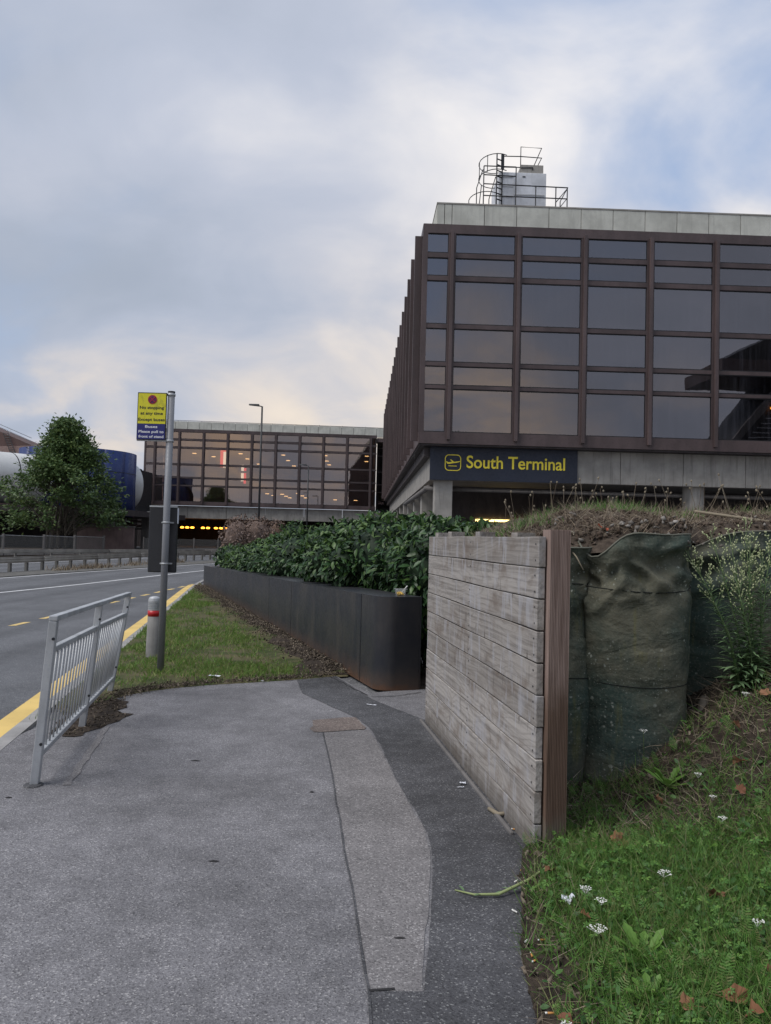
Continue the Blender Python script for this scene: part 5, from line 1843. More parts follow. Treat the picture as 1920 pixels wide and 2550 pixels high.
make_tree('bushy broadleaf tree with several thin trunks behind the mesh fence', (-24.2, 59.0, 0), 9.7, 4.3, 1.5, 290, 95, 0.27)
bt = make_tree('broadleaf tree standing well back across the road, mirrored in the terminal glass', (17.5, -58, 0), 19.5, 7.0, 4.0, 130, 60, 0.6)

# ================================================================== GRASS TRIANGLE
def in_poly(pts, poly):
    x, yq = pts[:, 0], pts[:, 1]
    ins = np.zeros(len(pts), bool)
    j = len(poly) - 1
    for i in range(len(poly)):
        xi, yi = poly[i]
        xj, yj = poly[j]
        c = ((yi > yq) != (yj > yq)) & (x < (xj - xi) * (yq - yi) / (yj - yi + 1e-12) + xi)
        ins ^= c
        j = i
    return ins


kin_pts = [(p.x + 0.02, p.y) for p in kin if 6.9 < p.y < 26.0]
lawn_poly = [(-2.76, 6.9), (-2.60, 7.45), (-2.50, 7.80), (-2.36, 8.00), (-2.12, 8.22), (-1.84, 8.41), (-1.45, 8.60), (-1.08, 8.78), (-0.80, 8.95), (-0.52, 9.15)] + [wall_pt(d, -0.02, 0)[:2] for d in (1.0, 4, 8, 12, 16.5)] + list(reversed(kin_pts))


def lawn_h(x, yq):
    ey_ = np.interp(x, [-2.76, -2.36, -1.84, -1.08, -0.52, 0.0], [6.9, 8.0, 8.41, 8.78, 9.15, 9.5])
    rim = np.clip((np.asarray(yq) - ey_) / 0.35, 0, 1)
    return -0.012 + rim * (0.022) + rim * (0.0 + 0.03 * np.sin(x * 1.3 + yq * 0.5) ** 2 + 0.012 * np.sin(x * 5.1) * np.cos(yq * 3.7))


def grid_fill(poly, step, hfun, mat, name):
    """height field over a polygon, its rim clipped by the polygon"""
    bm = bmesh.new()
    vs_ = [bm.verts.new((x, yq, 0)) for x, yq in poly]
    bm.faces.new(vs_)
    xs = [p[0] for p in poly]; ys = [p[1] for p in poly]
    for axis, lo, hi in ((0, min(xs), max(xs)), (1, min(ys), max(ys))):
        c = lo + step
        while c < hi:
            co = (c, 0, 0) if axis == 0 else (0, c, 0)
            no = (1, 0, 0) if axis == 0 else (0, 1, 0)
            bmesh.ops.bisect_plane(bm, geom=bm.verts[:] + bm.edges[:] + bm.faces[:], plane_co=co, plane_no=no)
            c += step
    for v in bm.verts:
        v.co.z = float(hfun(v.co.x, v.co.y))
    me = bpy.data.meshes.new(name)
    bm.to_mesh(me); bm.free()
    if me.polygons and me.polygons[0].normal.z < 0:
        me.flip_normals()
    me.materials.append(mat)
    me.polygons.foreach_set('use_smooth', [True] * len(me.polygons))
    return inst(name, me)


tag(grid_fill(lawn_poly, 0.5, lambda x, yq: lawn_h(x, yq), MT['lawn_base'], 'lawn'), kind='structure')

BLADE_V = [(-0.5, 0, 0), (0.5, 0, 0), (0.32, 0.55, 0.10), (-0.32, 0.55, 0.10), (0.0, 1.0, 0.35)]
BLADE_F = [(0, 1, 2), (0, 2, 3), (3, 2, 4)]


def blades(P, length, width, lean=0.45):
    n = len(P)
    up = np.array([0, 0, 1.0])
    yd = unit(up + rng.normal(size=(n, 3)) * np.array([lean, lean, 0.05]))
    nd = rand_unit(n)
    x = unit(np.cross(yd, nd)); z = np.cross(x, yd)
    M_ = np.stack([x * width[:, None], yd * length[:, None], z * length[:, None] * 0.8], axis=-1)
    return scatter(BLADE_V, BLADE_F, M_, P)


def lawn_density(P):
    """thin and dry near the path edge, the kerb and the planter's foot"""
    rel = P - np.array([PO.x, PO.y])
    nn = rel @ np.array([PN.x, PN.y])
    dp = -nn                                     # distance to the planter
    nz = np.array([mnoise.noise((a_ * 0.9, b_ * 0.7, 0.3)) for a_, b_ in P])
    nz2 = np.array([mnoise.noise((a_ * 3.1, b_ * 2.3, 5.3)) for a_, b_ in P])
    d = np.clip((dp - 0.42 + 0.25 * nz) / 0.35, 0, 1)
    edge_y = np.interp(P[:, 0], [-2.7, -2.4, -1.5, -0.5], [7.2, 8.0, 8.6, 9.15])
    d *= np.clip((P[:, 1] - edge_y - 0.12 + 0.35 * nz) / 0.5, 0.05, 1)
    d *= np.clip(0.58 + 1.2 * nz + 0.9 * nz2, 0.06, 1)
    return d


n = 190000
lo, hi = np.array([-6.2, 6.9]), np.array([-0.4, 25.8])
cand = lo + (hi - lo) * np.stack([rng.random(n), rng.random(n) ** 1.35], axis=1)
cand = cand[in_poly(cand, lawn_poly)]
cand = cand[rng.random(len(cand)) < lawn_density(cand)]
P = np.column_stack([cand, lawn_h(cand[:, 0], cand[:, 1])])
far = 1 + (P[:, 1] - 7) * 0.05
v, f = blades(P, rng.uniform(0.03, 0.085, len(P)) * far ** 0.5, rng.uniform(0.005, 0.009, len(P)) * far, 0.75)
tag(inst('lawn_grass', np_mesh('lawn_grass', v, f, MT['grass'])), 'short patchy green grass on the triangle between kerb and planter', 'grass', kind='stuff')

# bits of mulch, stones and dead grass along the edges
ROCK_V = [(1, 0, 0), (-0.9, 0.2, 0.1), (0.1, 0.9, -0.1), (0, -1, 0.15), (0.1, 0.1, 0.7), (0, 0, -0.6)]
ROCK_F = [(0, 2, 4), (2, 1, 4), (1, 3, 4), (3, 0, 4), (2, 0, 5), (1, 2, 5), (3, 1, 5), (0, 3, 5)]


def rand_frames(n, size, flat=(1, 1, 1)):
    y_ = rand_unit(n); nd = rand_unit(n)
    return frames(y_, nd, np.asarray(size)[:, None] * np.asarray(flat)[None, :])


def chips(name, P, size, mat, label, cat, flat=(1, 0.7, 0.6)):
    v, f = scatter(ROCK_V, ROCK_F, rand_frames(len(P), size, flat), P)
    return tag(inst(name, np_mesh(name, v, f, mat)), label, cat, kind='stuff')


d_ = rng.uniform(1.1, 16.6, 5200) ** 1.0
nn_ = -np.abs(rng.normal(0.14, 0.16, 5200))
B = np.array([PO.x, PO.y]) + d_[:, None] * np.array([PT.x, PT.y]) + nn_[:, None] * np.array([PN.x, PN.y])
k_ = in_poly(B, lawn_poly)
B = B[k_]
Pm = np.column_stack([B, lawn_h(B[:, 0], B[:, 1]) + 0.004])
# a bed of dark mulch
mb = MB()
Ld = np.linspace(1.05, PLEN, 60)
V = []
for i, d in enumerate(Ld):
    w = 0.27 + 0.08 * math.sin(d * 2.1) + 0.08 * math.sin(d * 5.3) + (0.42 * max(0, 1 - d / 4.5))
    for s, z in ((0.0, 0.055), (-0.4 * w, 0.065), (-0.8 * w, 0.05), (-w, 0.0)):
        v_ = PO + PT * d + PN * s
        V.append((v_.x, v_.y, (z if d > 1.5 else z * max(0, d - 1.05) / 0.45) + (0.006 * math.sin(d * 9 + s * 30))))
F = [(i * 4 + j, i * 4 + j + 1, (i + 1) * 4 + j + 1, (i + 1) * 4 + j) for i in range(len(Ld) - 1) for j in range(3)]
tag(mb.add(V, F).build('mulch_bed', MT['soil'], smooth=True), kind='structure')
Pm[:, 2] += 0.035
chips('mulch_chips', Pm, rng.uniform(0.006, 0.026, len(Pm)), MT['litter_bits'], 'dark bark chips and small stones along the foot of the planter', 'mulch')
# litter line at the path edge and under the guard rail
t_ = rng.random(1600)
ex = np.interp(t_, np.linspace(0, 1, 10), [p[0] for p in pedge[:10]]) + rng.normal(0, 0.07, 1600)
ey = np.interp(t_, np.linspace(0, 1, 10), [p[1] for p in pedge[:10]]) + np.abs(rng.normal(0.03, 0.12, 1600)) - 0.02
Pe = np.column_stack([ex, ey, np.full(1600, 0.03)])
chips('edge_litter', Pe, rng.uniform(0.006, 0.022, 1600), MT['litter_bits'], 'dry bits of straw, grit and chips along the path edge', 'debris', (1.6, 0.4, 0.3))
nz_ = 420
q_ = np.column_stack([rng.uniform(-2.7, -2.2, nz_), rng.uniform(6.2, 7.6, nz_)])
q_ = q_[in_poly(q_, mp)]
chips('edge_litter', np.column_stack([q_, np.full(len(q_), 0.012)]), rng.uniform(0.006, 0.02, len(q_)), MT['litter_bits'], 'moss and grit gathered below the guard rail', 'debris', (1.2, 0.5, 0.4))
# weeds on the central reserve and by the kerb
wd = MB()
Pw = []
for (x, yq, nb, sp_) in ((-14.0, 34.5, 160, 0.5), (-13.8, 36.5, 220, 0.6), (-13.6, 38, 160, 0.5), (-13.2, 41.5, 150, 0.6), (-12.9, 44, 150, 0.5), (-12.4, 47, 120, 0.5)):
    Pw.append(np.column_stack([rng.normal(x, 0.25, nb), rng.normal(yq, sp_, nb), np.full(nb, ZR + 0.02)]))
Pw = np.concatenate(Pw)
v, f = blades(Pw, rng.uniform(0.1, 0.35, len(Pw)), rng.uniform(0.02, 0.04, len(Pw)), 0.6)
tag(inst('reserve_weeds', np_mesh('reserve_weeds', v, f, MT['dry'])), 'scrubby weeds under the barrier on the central reserve', 'weeds', kind='stuff')
Pw = np.concatenate([np.column_stack([rng.normal(-2.93, 0.04, 60), rng.normal(6.75, 0.10, 60), np.full(60, -0.09)]), np.column_stack([rng.normal(-3.75, 0.04, 40), rng.normal(10.9, 0.25, 40), np.full(40, -0.09)])])
v, f = blades(Pw, rng.uniform(0.05, 0.16, len(Pw)), rng.uniform(0.004, 0.009, len(Pw)), 0.5)
tag(inst('kerb_weeds', np_mesh('kerb_weeds', v, f, MT['verge_grass'])), 'sparse weeds sprouting from the kerb joint by the yellow line', 'weeds', kind='stuff')

# ================================================================== EARTH BAGS AND BANK
def sstep(x, a_, b_):
    t = np.clip((x - a_) / (b_ - a_), 0, 1)
    return t * t * (3 - 2 * t)


def verge_h(x, yq):
    x = np.asarray(x, float); yq = np.asarray(yq, float)
    h = 0.015 + 0.13 * np.maximum(0, x - 0.62)
    h = h + sstep(yq, 3.5, 5.1) * 0.58 * np.minimum(1.6, np.maximum(0, x - 1.40))
    return h + 0.012 * np.sin(x * 9 + yq * 4) * np.cos(yq * 7)


vedge = [(0.56, -4.0), (0.56, 2.0), (0.545, 2.66), (0.56, 3.05), (0.62, 3.35), (0.68, 3.75), (0.74, 4.05), (0.84, 4.17)]
verge_poly = vedge + [(0.95, 4.35), (0.95, 6.0), (6.0, 6.0), (6.0, -4.0)]
tag(grid_fill(verge_poly, 0.16, lambda x, yq: float(verge_h(x, yq)), MT['soil'], 'verge'), kind='structure')


def bag(label, cx, cy, rx, ry, zt, seed, base=-0.05):
    t = thing('earth_bag', label, 'earth bag', (cx, cy, 0), 0, 'green fabric earth bags')
    na, nz = 128, 84
    V = []

    def fr(a_, z):
        ca, sa = math.cos(a_), math.sin(a_)
        u = z / zt
        # rounded square plan
        k = 1.0 / (abs(ca) ** 3.2 + abs(sa) ** 3.2) ** (1 / 3.2)
        r = 0.93 * k
        r *= 1.0 + 0.035 * math.sin(math.pi * min(1, u)) + 0.03 * math.sin(3 * math.pi * u + seed)
        r += 0.030 * mnoise.noise((ca * 1.6 + seed, sa * 1.6, z * 1.3))
        # soft folds, sharper near the top and the foot
        fold = mnoise.noise((ca * 2.2 + seed * 3, sa * 2.2, z * 5.0))
        fold2 = mnoise.noise((ca * 3.0 + seed * 5, sa * 3.0, z * 9.0 + 2.0 * ca))
        r += 0.085 * (1 - abs(fold2) * 2.6) * float(sstep(u, 0.70, 0.84)) * (1 - 0.6 * float(sstep(u, 0.93, 1.0)))
        r += 0.06 * (1 - abs(fold) * 2.2) * (sstep(u, 0.62, 0.86) * 0.8 + 0.18 + 0.6 * sstep(u, 0.2, 0.02))
        # strap-like bands: each lower band laps over the upper
        for zb2, st in ((0.97, 0.028), (1.40, 0.016), (0.60, 0.012)):
            zz2 = zb2 + 0.03 * math.sin(a_ * 2 + seed) + 0.02 * mnoise.noise((ca * 2, sa * 2, seed))
            r += st * float(sstep(z, zz2 + 0.012, zz2 - 0.012))
        # vertical seam pinched in
        for sa_ in (3.75, 0.7):
            da = (a_ - sa_ + math.pi) % (2 * math.pi) - math.pi
            r -= 0.07 * math.exp(-(da / 0.045) ** 2) * (1 - 0.5 * float(sstep(u, 0.85, 1.0)))
        # flared, wavy rim
        r += 0.075 * float(sstep(u, 0.90, 1.0)) * (1 + 0.8 * mnoise.noise((ca * 1.7 + 4, sa * 1.7, seed)))
        r -= 0.05 * math.exp(-((u - 0.885) / 0.035) ** 2)
        return r

    for i in range(nz + 1):
        u = i / nz
        for j in range(na):
            a_ = 2 * math.pi * j / na
            ca, sa = math.cos(a_), math.sin(a_)
            rimz = zt + 0.035 * mnoise.noise((ca * 1.3 + seed, sa * 1.3, 2.0)) - 0.14 * math.exp(-(((a_ - 3.95 + math.pi) % (2 * math.pi) - math.pi) / 0.30) ** 2)
            z = base + (rimz - base) * u
            r = fr(a_, z * zt / rimz if rimz else z)
            V.append((r * rx * ca, r * ry * sa, z))
    F = [(i * na + j, i * na + (j + 1) % na, (i + 1) * na + (j + 1) % na, (i + 1) * na + j) for i in range(nz) for j in range(na)]
    me = np_mesh('fabric_wall', np.array(V), np.array(F), MT['fabric'], True)
    o = inst('fabric_wall', me, t)
    sd = o.modifiers.new('thick', 'SOLIDIFY')
    sd.thickness = 0.006
    sd.offset = -1
    # stitched seams as dark cords on the cloth
    for zb2 in (0.74, 1.33):
        pts = []
        for j in range(0, na + 1, 2):
            a_ = 2 * math.pi * j / na
            z = zb2 + 0.02 * math.sin(2 * a_ + seed)
            r = fr(a_, z) + 0.004
            pts.append((r * rx * math.cos(a_), r * ry * math.sin(a_), z))
        MB().tube(pts, 0.0035, 5, False).build('stitched_seam', MT['fabric_seam'], t, True)
    rim = [V[nz * na + j] for j in range(0, na, 2)]
    MB().tube(rim + rim[:1], 0.006, 5, False).build('rim_hem', MT['fabric_hem'], t, True)
    m_ = MB()
    V2 = [(0.95 * rx * math.cos(2 * math.pi * j / 28), 0.95 * ry * math.sin(2 * math.pi * j / 28), zt - 0.10) for j in range(28)]
    m_.add(V2, [tuple(range(28))]).build('earth_fill', MT['soil_dry'], t)
    return t


bag('tall green fabric earth bag standing right beside the brown grooved post', 1.62, 5.32, 0.37, 0.44, 1.675, 1.3)
bag('green fabric earth bag mostly hidden behind the timber screen', 1.06, 5.36, 0.33, 0.42, 1.58, 4.1)
bag('wide green fabric earth bag behind the tall flowering weed', 2.55, 5.80, 0.72, 0.55, 1.71, 7.7)
bag('green fabric earth bag next along from the flowering weed', 4.0, 5.95, 0.68, 0.55, 1.72, 9.2)


def bank_h(x, yq):
    x = np.asarray(x, float); yq = np.asarray(yq, float)
    yf = np.interp(x, [0.7, 1.28, 1.40, 1.9, 2.05, 2.2, 6], [5.0, 4.97, 4.92, 4.92, 5.25, 5.38, 5.46])
    h = 1.40 + 0.15 * sstep(yq - yf, -0.02, 0.16) + 0.085 * sstep(x, 1.15, 1.4) + 0.11 * sstep(yq, 5.0, 6.1) * sstep(x, 0.55, 1.5) + 0.10 * sstep(x, 0.5, 1.2)
    return h + 0.03 * np.sin(x * 3.1 + 0.7) * np.cos(yq * 2.7) + 0.02 * np.sin(x * 7.7) + 0.012 * np.sin(yq * 13 + x * 5)


bank_poly = [(0.78, 5.02), (0.55, 6.3), (0.52, 7.3), (1.2, 8.3), (6.5, 8.3), (6.5, 5.45), (4.6, 5.45), (3.3, 5.50), (3.15, 5.37), (2.15, 5.37), (2.04, 5.3), (1.95, 4.96), (1.85, 4.90), (1.40, 4.90), (1.28, 4.98)]
bank = grid_fill(bank_poly, 0.10, lambda x, yq: float(bank_h(x, yq)), MT['soil_dry'], 'earth_bank')
tag(bank, kind='structure')
bskirt = MB()
nb2 = len(bank_poly)
for i in range(nb2):
    p_, q_2 = bank_poly[i], bank_poly[(i + 1) % nb2]
    if p_[1] < 5.6 and q_2[1] < 5.6: continue
    bskirt.add([(*p_, -0.1), (*q_2, -0.1), (*q_2, float(bank_h(*q_2)) - 0.01), (*p_, float(bank_h(*p_)) - 0.01)], [(0, 1, 2, 3)])
tag(bskirt.build('earth_bank_side', MT['soil']), kind='structure')
# clods, stones, dry stems, seed heads and tufts on the bank
n = 5200
q_ = np.column_stack([rng.uniform(0.6, 5.0, n), 5.0 + 2.4 * rng.random(n) ** 1.4])
q_ = q_[in_poly(q_, bank_poly)]
chips('bank_clods', np.column_stack([q_, bank_h(q_[:, 0], q_[:, 1]) + 0.005]), rng.uniform(0.008, 0.030, len(q_)), MT['clod'], 'crumbled brown soil and stones on top of the earth bags', 'soil', (1, 0.8, 0.7))
n = 70
q_ = np.column_stack([np.concatenate([rng.normal(1.72, 0.16, n // 2), rng.uniform(1.1, 3.5, n // 2)]), np.concatenate([rng.uniform(4.93, 5.12, n // 2), rng.uniform(5.0, 5.7, n // 2)])])
chips('bank_stones', np.column_stack([q_, bank_h(q_[:, 0], q_[:, 1]) + 0.03]), rng.uniform(0.010, 0.032, n), MT['stone'], 'pale stones and gravel spilling at the rim of the earth bag', 'stones', (1, 0.8, 0.7))
# fine dry stems, many and tangled
n = 13000
q_ = np.column_stack([rng.uniform(0.6, 4.6, n), 5.0 + 2.2 * rng.random(n) ** 1.2])
q_ = q_[in_poly(q_, bank_poly)]
P = np.column_stack([q_, bank_h(q_[:, 0], q_[:, 1])])
v, f = blades(P, rng.uniform(0.04, 0.17, len(P)), rng.uniform(0.002, 0.0042, len(P)), 1.5)
tag(inst('dry_grass', np_mesh('dry_grass', v, f, MT['dry'])), 'tangle of dry brown stems over the bank on the earth bags', 'dry grass', kind='stuff')
n = 8000
q_ = np.column_stack([rng.uniform(0.62, 4.6, n), rng.uniform(5.5, 7.2, n)])
kz = np.array([mnoise.noise((a_ * 1.7, b_ * 1.7, 1.7)) for a_, b_ in q_])
q_ = q_[(kz > 0.02) & in_poly(q_, bank_poly)]
P = np.column_stack([q_, bank_h(q_[:, 0], q_[:, 1])])
v, f = blades(P, rng.uniform(0.04, 0.13, len(P)), rng.uniform(0.003, 0.006, len(P)), 0.5)
tag(inst('bank_grass', np_mesh('bank_grass', v, f, MT['verge_leaf'])), 'low bright green tufts along the crest of the bank', 'grass', kind='stuff')
seed_st, seed_hd = MB(), MB()
for k in range(85):
    x, yq = random.uniform(0.75, 4.2), random.uniform(5.9, 6.9)
    z = float(bank_h(x, yq))
    L = random.uniform(0.10, 0.33) * (1.0 if x > 1.1 else 0.9)
    b = Vector((x, yq, z))
    lean = Vector((random.gauss(0, 0.30), random.gauss(0, 0.2), 1)).normalized()
    tip = b + lean * L
    mid = b.lerp(tip, 0.5) + Vector((random.gauss(0, 0.012), 0, 0))
    seed_st.tube([b, mid, tip], 0.0018, 4, False)
    for h_ in range(random.choice((1, 1, 2))):
        c = tip + Vector((random.gauss(0, 0.012), random.gauss(0, 0.01), 0.008 - 0.03 * h_))
        seed_hd.tube([c - lean * 0.010, c - lean * 0.003, c + lean * 0.006, c + lean * 0.011], [0.003, 0.0075, 0.0065, 0.002], 6)
tag(seed_st.build('seedhead_stalks', MT['dry']), 'thin dry stalks standing along the crest of the bank', 'dry stalks', kind='stuff')
tag(seed_hd.build('seedheads', MT['dry_light']), 'small round dry seed heads on the bank stalks', 'seed heads', kind='stuff')
st = MB().tube([(2.25, 5.7, 1.86), (2.7, 5.62, 1.80), (3.05, 5.5, 1.755)], [0.010, 0.012, 0.008], 7)
tag(st.build('fallen_stick', MT['dry_light'], smooth=True), 'pale bare stick lying over the bank above the wide earth bag', 'stick')
tag(MB().tube([(1.155, 4.99, 1.60), (1.20, 4.90, 1.52), (1.235, 4.86, 1.44)], [0.006, 0.005, 0.003], 6).build('dangling_root', MT['dry_light'], smooth=True), 'pale dry root hanging over the bag rim next to the post', 'root')

# ================================================================== VERGE PLANTS
def verge_scatter(n, x0, x1, y0, y1, pw=1.0):
    q = np.column_stack([x0 + (x1 - x0) * rng.random(n) ** pw, rng.uniform(y0, y1, n)])
    q = q[in_poly(q, verge_poly)]
    edge_x = np.interp(q[:, 1], [p[1] for p in vedge], [p[0] for p in vedge])
    return q, q[:, 0] - edge_x


def nz2d(q, s, o):
    return np.array([mnoise.noise((a_ * s, b_ * s, o)) for a_, b_ in q])


def zverge(q):
    return np.column_stack([q, verge_h(q[:, 0], q[:, 1])])


# how lush: bare near the bags and the steep bank, thick lower down
def lush(q, e):
    steep = sstep(q[:, 1] + 0.25 * (q[:, 0] - 1.2) + 0.35 * nz2d(q, 2.3, 21.0), 3.8, 4.45)
    d = np.clip(0.04 + (e - 0.03 + 0.10 * nz2d(q, 5.0, 2.0)) * 2.2, 0, 1) * (1 - 0.86 * steep)
    return np.clip(d * (0.85 + 0.8 * nz2d(q, 1.9, 3.3)), 0.03, 1)


q, e = verge_scatter(190000, 0.52, 4.2, 0.6, 5.0, 1.25)
q = q[rng.random(len(q)) < lush(q, e)]
P = zverge(q)
far = rng.random(len(P))
v, f = blades(P, rng.uniform(0.035, 0.15, len(P)), rng.uniform(0.0024, 0.0058, len(P)), 0.8)
tag(inst('verge_grass', np_mesh('verge_grass', v, f, MT['verge_grass'])), 'long green grass filling the verge beside the path', 'grass', kind='stuff')

# five-fingered cinquefoil-like leaves: each leaf is five leaflets on a stalk
LFT_V, LFT_F = [], []
for k in range(5):
    a_ = R(-110 + 55 * k)
    c_, s_3 = math.sin(a_), math.cos(a_)
    k0 = len(LFT_V)
    for (lx, ly, lz) in ((0, 0.04, 0), (-0.20, 0.55, 0.05), (0.20, 0.55, 0.05), (0, 0.9, -0.03)):
        LFT_V.append((lx * s_3 + ly * c_, ly * s_3 - lx * c_, lz + 0.1))
    LFT_F += [(k0, k0 + 2, k0 + 1), (k0 + 1, k0 + 2, k0 + 3)]
q, e = verge_scatter(11000, 0.52, 4.0, 0.8, 5.0, 1.25)
q = q[rng.random(len(q)) < lush(q, e) * np.clip(0.7 + 1.2 * nz2d(q, 2.6, 8.8), 0.08, 1)]
P = zverge(q) + np.column_stack([np.zeros(len(q)), np.zeros(len(q)), rng.uniform(0.012, 0.075, len(q))])
n = len(P)
nd = unit(np.array([0, -0.15, 1.0]) + rand_unit(n) * 0.45)
yd = unit(np.cross(nd, rand_unit(n)))
v, f = scatter(LFT_V, LFT_F, frames(yd, nd, rng.uniform(0.011, 0.030, n)), P)
tag(inst('verge_weeds', np_mesh('verge_weeds', v, f, MT['verge_leaf'])), 'low five fingered weed leaves spread through the verge grass', 'weeds', kind='stuff')

# mats of plain oval leaves, low and dark, and larger dock-like ones
OV_V = [(0, 0, 0), (-0.26, 0.35, 0.06), (0.26, 0.35, 0.06), (0, 0.40, 0.0), (-0.20, 0.75, 0.03), (0.20, 0.75, 0.03), (0, 1.0, -0.06)]
OV_F = [(0, 3, 1), (0, 2, 3), (1, 3, 4), (3, 2, 5), (4, 3, 6), (3, 5, 6)]
q, e = verge_scatter(34000, 0.52, 4.0, 0.8, 5.0, 1.2)
q = q[rng.random(len(q)) < lush(q, e) * np.clip(0.65 + 1.3 * nz2d(q, 1.7, 30.2), 0.10, 1)]
P = zverge(q); P[:, 2] += rng.uniform(0.0, 0.05, len(P))
n = len(P)
yd = unit(rand_unit(n) * np.array([1, 1, 0.3]) + np.array([0, 0, 0.35]))
nd = unit(rand_unit(n) * 0.6 + np.array([0, -0.25, 1.0]))
v, f = scatter(OV_V, OV_F, frames(yd, nd, rng.uniform(0.014, 0.045, n)), P)
tag(inst('oval_weeds', np_mesh('oval_weeds', v, f, MT['verge_dark'])), 'low mats of dark oval weed leaves over the verge soil', 'weeds', kind='stuff')

# feathery yarrow leaves
FE_V, FE_F = [], []
for k in range(11):
    t0 = 0.08 + k * 0.083
    w = 0.20 * math.sin(math.pi * min(1, t0 * 1.05)) + 0.03
    for s in (-1, 1):
        k0 = len(FE_V)
        FE_V += [(0, t0, 0), (s * w, t0 + 0.05, 0.03), (s * w * 0.9, t0 + 0.085, 0.03), (0, t0 + 0.035, 0)]
        FE_F += [(k0, k0 + 1, k0 + 2), (k0, k0 + 2, k0 + 3)]
q, e = verge_scatter(11000, 0.60, 4.0, 0.8, 4.8, 1.2)
q = q[rng.random(len(q)) < lush(q, e) * np.clip(0.5 + 1.4 * nz2d(q, 1.6, 15.1), 0.05, 1)]
P = zverge(q); P[:, 2] += 0.01
n = len(P)
yd = unit(rand_unit(n) * np.array([1, 1, 0.2]) + np.array([0, 0, 0.75]))
nd = unit(rand_unit(n) + np.array([0, -0.4, 0.8]))
v, f = scatter(FE_V, FE_F, frames(yd, nd, rng.uniform(0.06, 0.12, n)), P)
tag(inst('yarrow_foliage', np_mesh('yarrow_foliage', v, f, MT['verge_grass'])), 'feathery fern like leaves growing among the verge grass', 'foliage', kind='stuff')

# dead thatch between the living blades
q, e = verge_scatter(6000, 0.52, 4.0, 0.8, 4.8, 1.2)
q = q[rng.random(len(q)) < 0.75]
P = zverge(q); P[:, 2] += rng.uniform(0, 0.03, len(P))
v, f = blades(P, rng.uniform(0.05, 0.16, len(P)), rng.uniform(0.0016, 0.0034, len(P)), 2.2)
tag(inst('thatch', np_mesh('thatch', v, f, MT['dry'])), 'dead dry blades matted low between the verge grass', 'thatch', kind='stuff')
# dry straw lying on the bare part of the bank
q, e = verge_scatter(7500, 0.55, 3.6, 3.2, 5.5, 1.0)
keep = sstep(q[:, 1] + 0.25 * (q[:, 0] - 1.2), 3.6, 4.4) > rng.random(len(q)) * 0.9
q = q[keep]
P = zverge(q); P[:, 2] += rng.uniform(0, 0.02, len(P))
v, f = blades(P, rng.uniform(0.04, 0.20, len(P)), rng.uniform(0.0018, 0.004, len(P)), 3.2)
tag(inst('straw', np_mesh('straw', v, f, MT['dry'])), 'dry straw and dead stems littering the bare bank below the bags', 'straw', kind='stuff')
q, e = verge_scatter(7000, 0.55, 3.6, 2.4, 5.5, 1.0)
q2, e2 = verge_scatter(1600, 0.50, 0.85, 1.0, 4.4, 1.0)
q = np.concatenate([q[sstep(q[:, 1], 3.9, 4.8) > rng.random(len(q))], q2])
P = zverge(q)
chips('verge_litter', P, rng.uniform(0.004, 0.026, len(P)), MT['litter_bits'], 'soil crumbs and twig bits along the verge edge and bare bank', 'debris', (1.4, 0.6, 0.4))

# rosettes of broad dandelion leaves
DL_V, DL_F = [(0, 0, 0)], []
pts = [(0.02, 0.10), (0.07, 0.22), (0.05, 0.28), (0.13, 0.42), (0.08, 0.46), (0.17, 0.62), (0.12, 0.67), (0.16, 0.82), (0.0, 1.0)]
DL_V = [(0, t, -0.1 * t * t + 0.16 * t) for t in (0.0, 0.16, 0.34, 0.52, 0.74, 1.0)]
mid = list(range(6))
for s in (-1, 1):
    k0 = len(DL_V)
    for (w, t) in pts[:-1]:
        DL_V.append((s * w, t, -0.1 * t * t + 0.16 * t + 0.02))
    near = lambda t: min(range(6), key=lambda i: abs((0.0, 0.16, 0.34, 0.52, 0.74, 1.0)[i] - t))
    for i in range(len(pts) - 2):
        m0, m1 = near(pts[i][1]), near(pts[i + 1][1])
        a0, a1 = k0 + i, k0 + i + 1
        DL_F.append((m0, a0, a1) if s > 0 else (m0, a1, a0))
        if m1 != m0:
            DL_F.append((m0, a1, m1) if s > 0 else (m0, m1, a1))
    DL_F.append((k0 + len(pts) - 2, 5, 4) if s > 0 else (k0 + len(pts) - 2, 4, 5))
dl_mesh = MB().add(DL_V, DL_F).mesh('broad_leaf', MT['dandelion'], False)
for k, (x, yq, nl, L, lab) in enumerate(((0.98, 2.92, 17, 0.125, 'broad bright green dandelion rosette in the thick of the verge'), (0.93, 2.68, 12, 0.09, 'small dandelion rosette just below the larger bright one'), (1.52, 3.75, 10, 0.09, 'dandelion rosette below the bare bank near a brown leaf'), (1.62, 4.45, 12, 0.14, 'dusky long leaved rosette at the foot of the earth bag'))):
    t = thing('dandelion_plant', lab, 'plant', (x, yq, float(verge_h(x, yq))), 0, 'leafy rosettes in the verge')
    for j in range(nl):
        o = inst('broad_leaf', dl_mesh, t, (0, 0, 0.01), (R(random.uniform(10, 48)), 0, 2 * math.pi * j / nl + random.uniform(-0.3, 0.3)), (L * random.uniform(0.75, 1.0), L * random.uniform(0.7, 1.3), L * random.uniform(0.8, 1.6)))

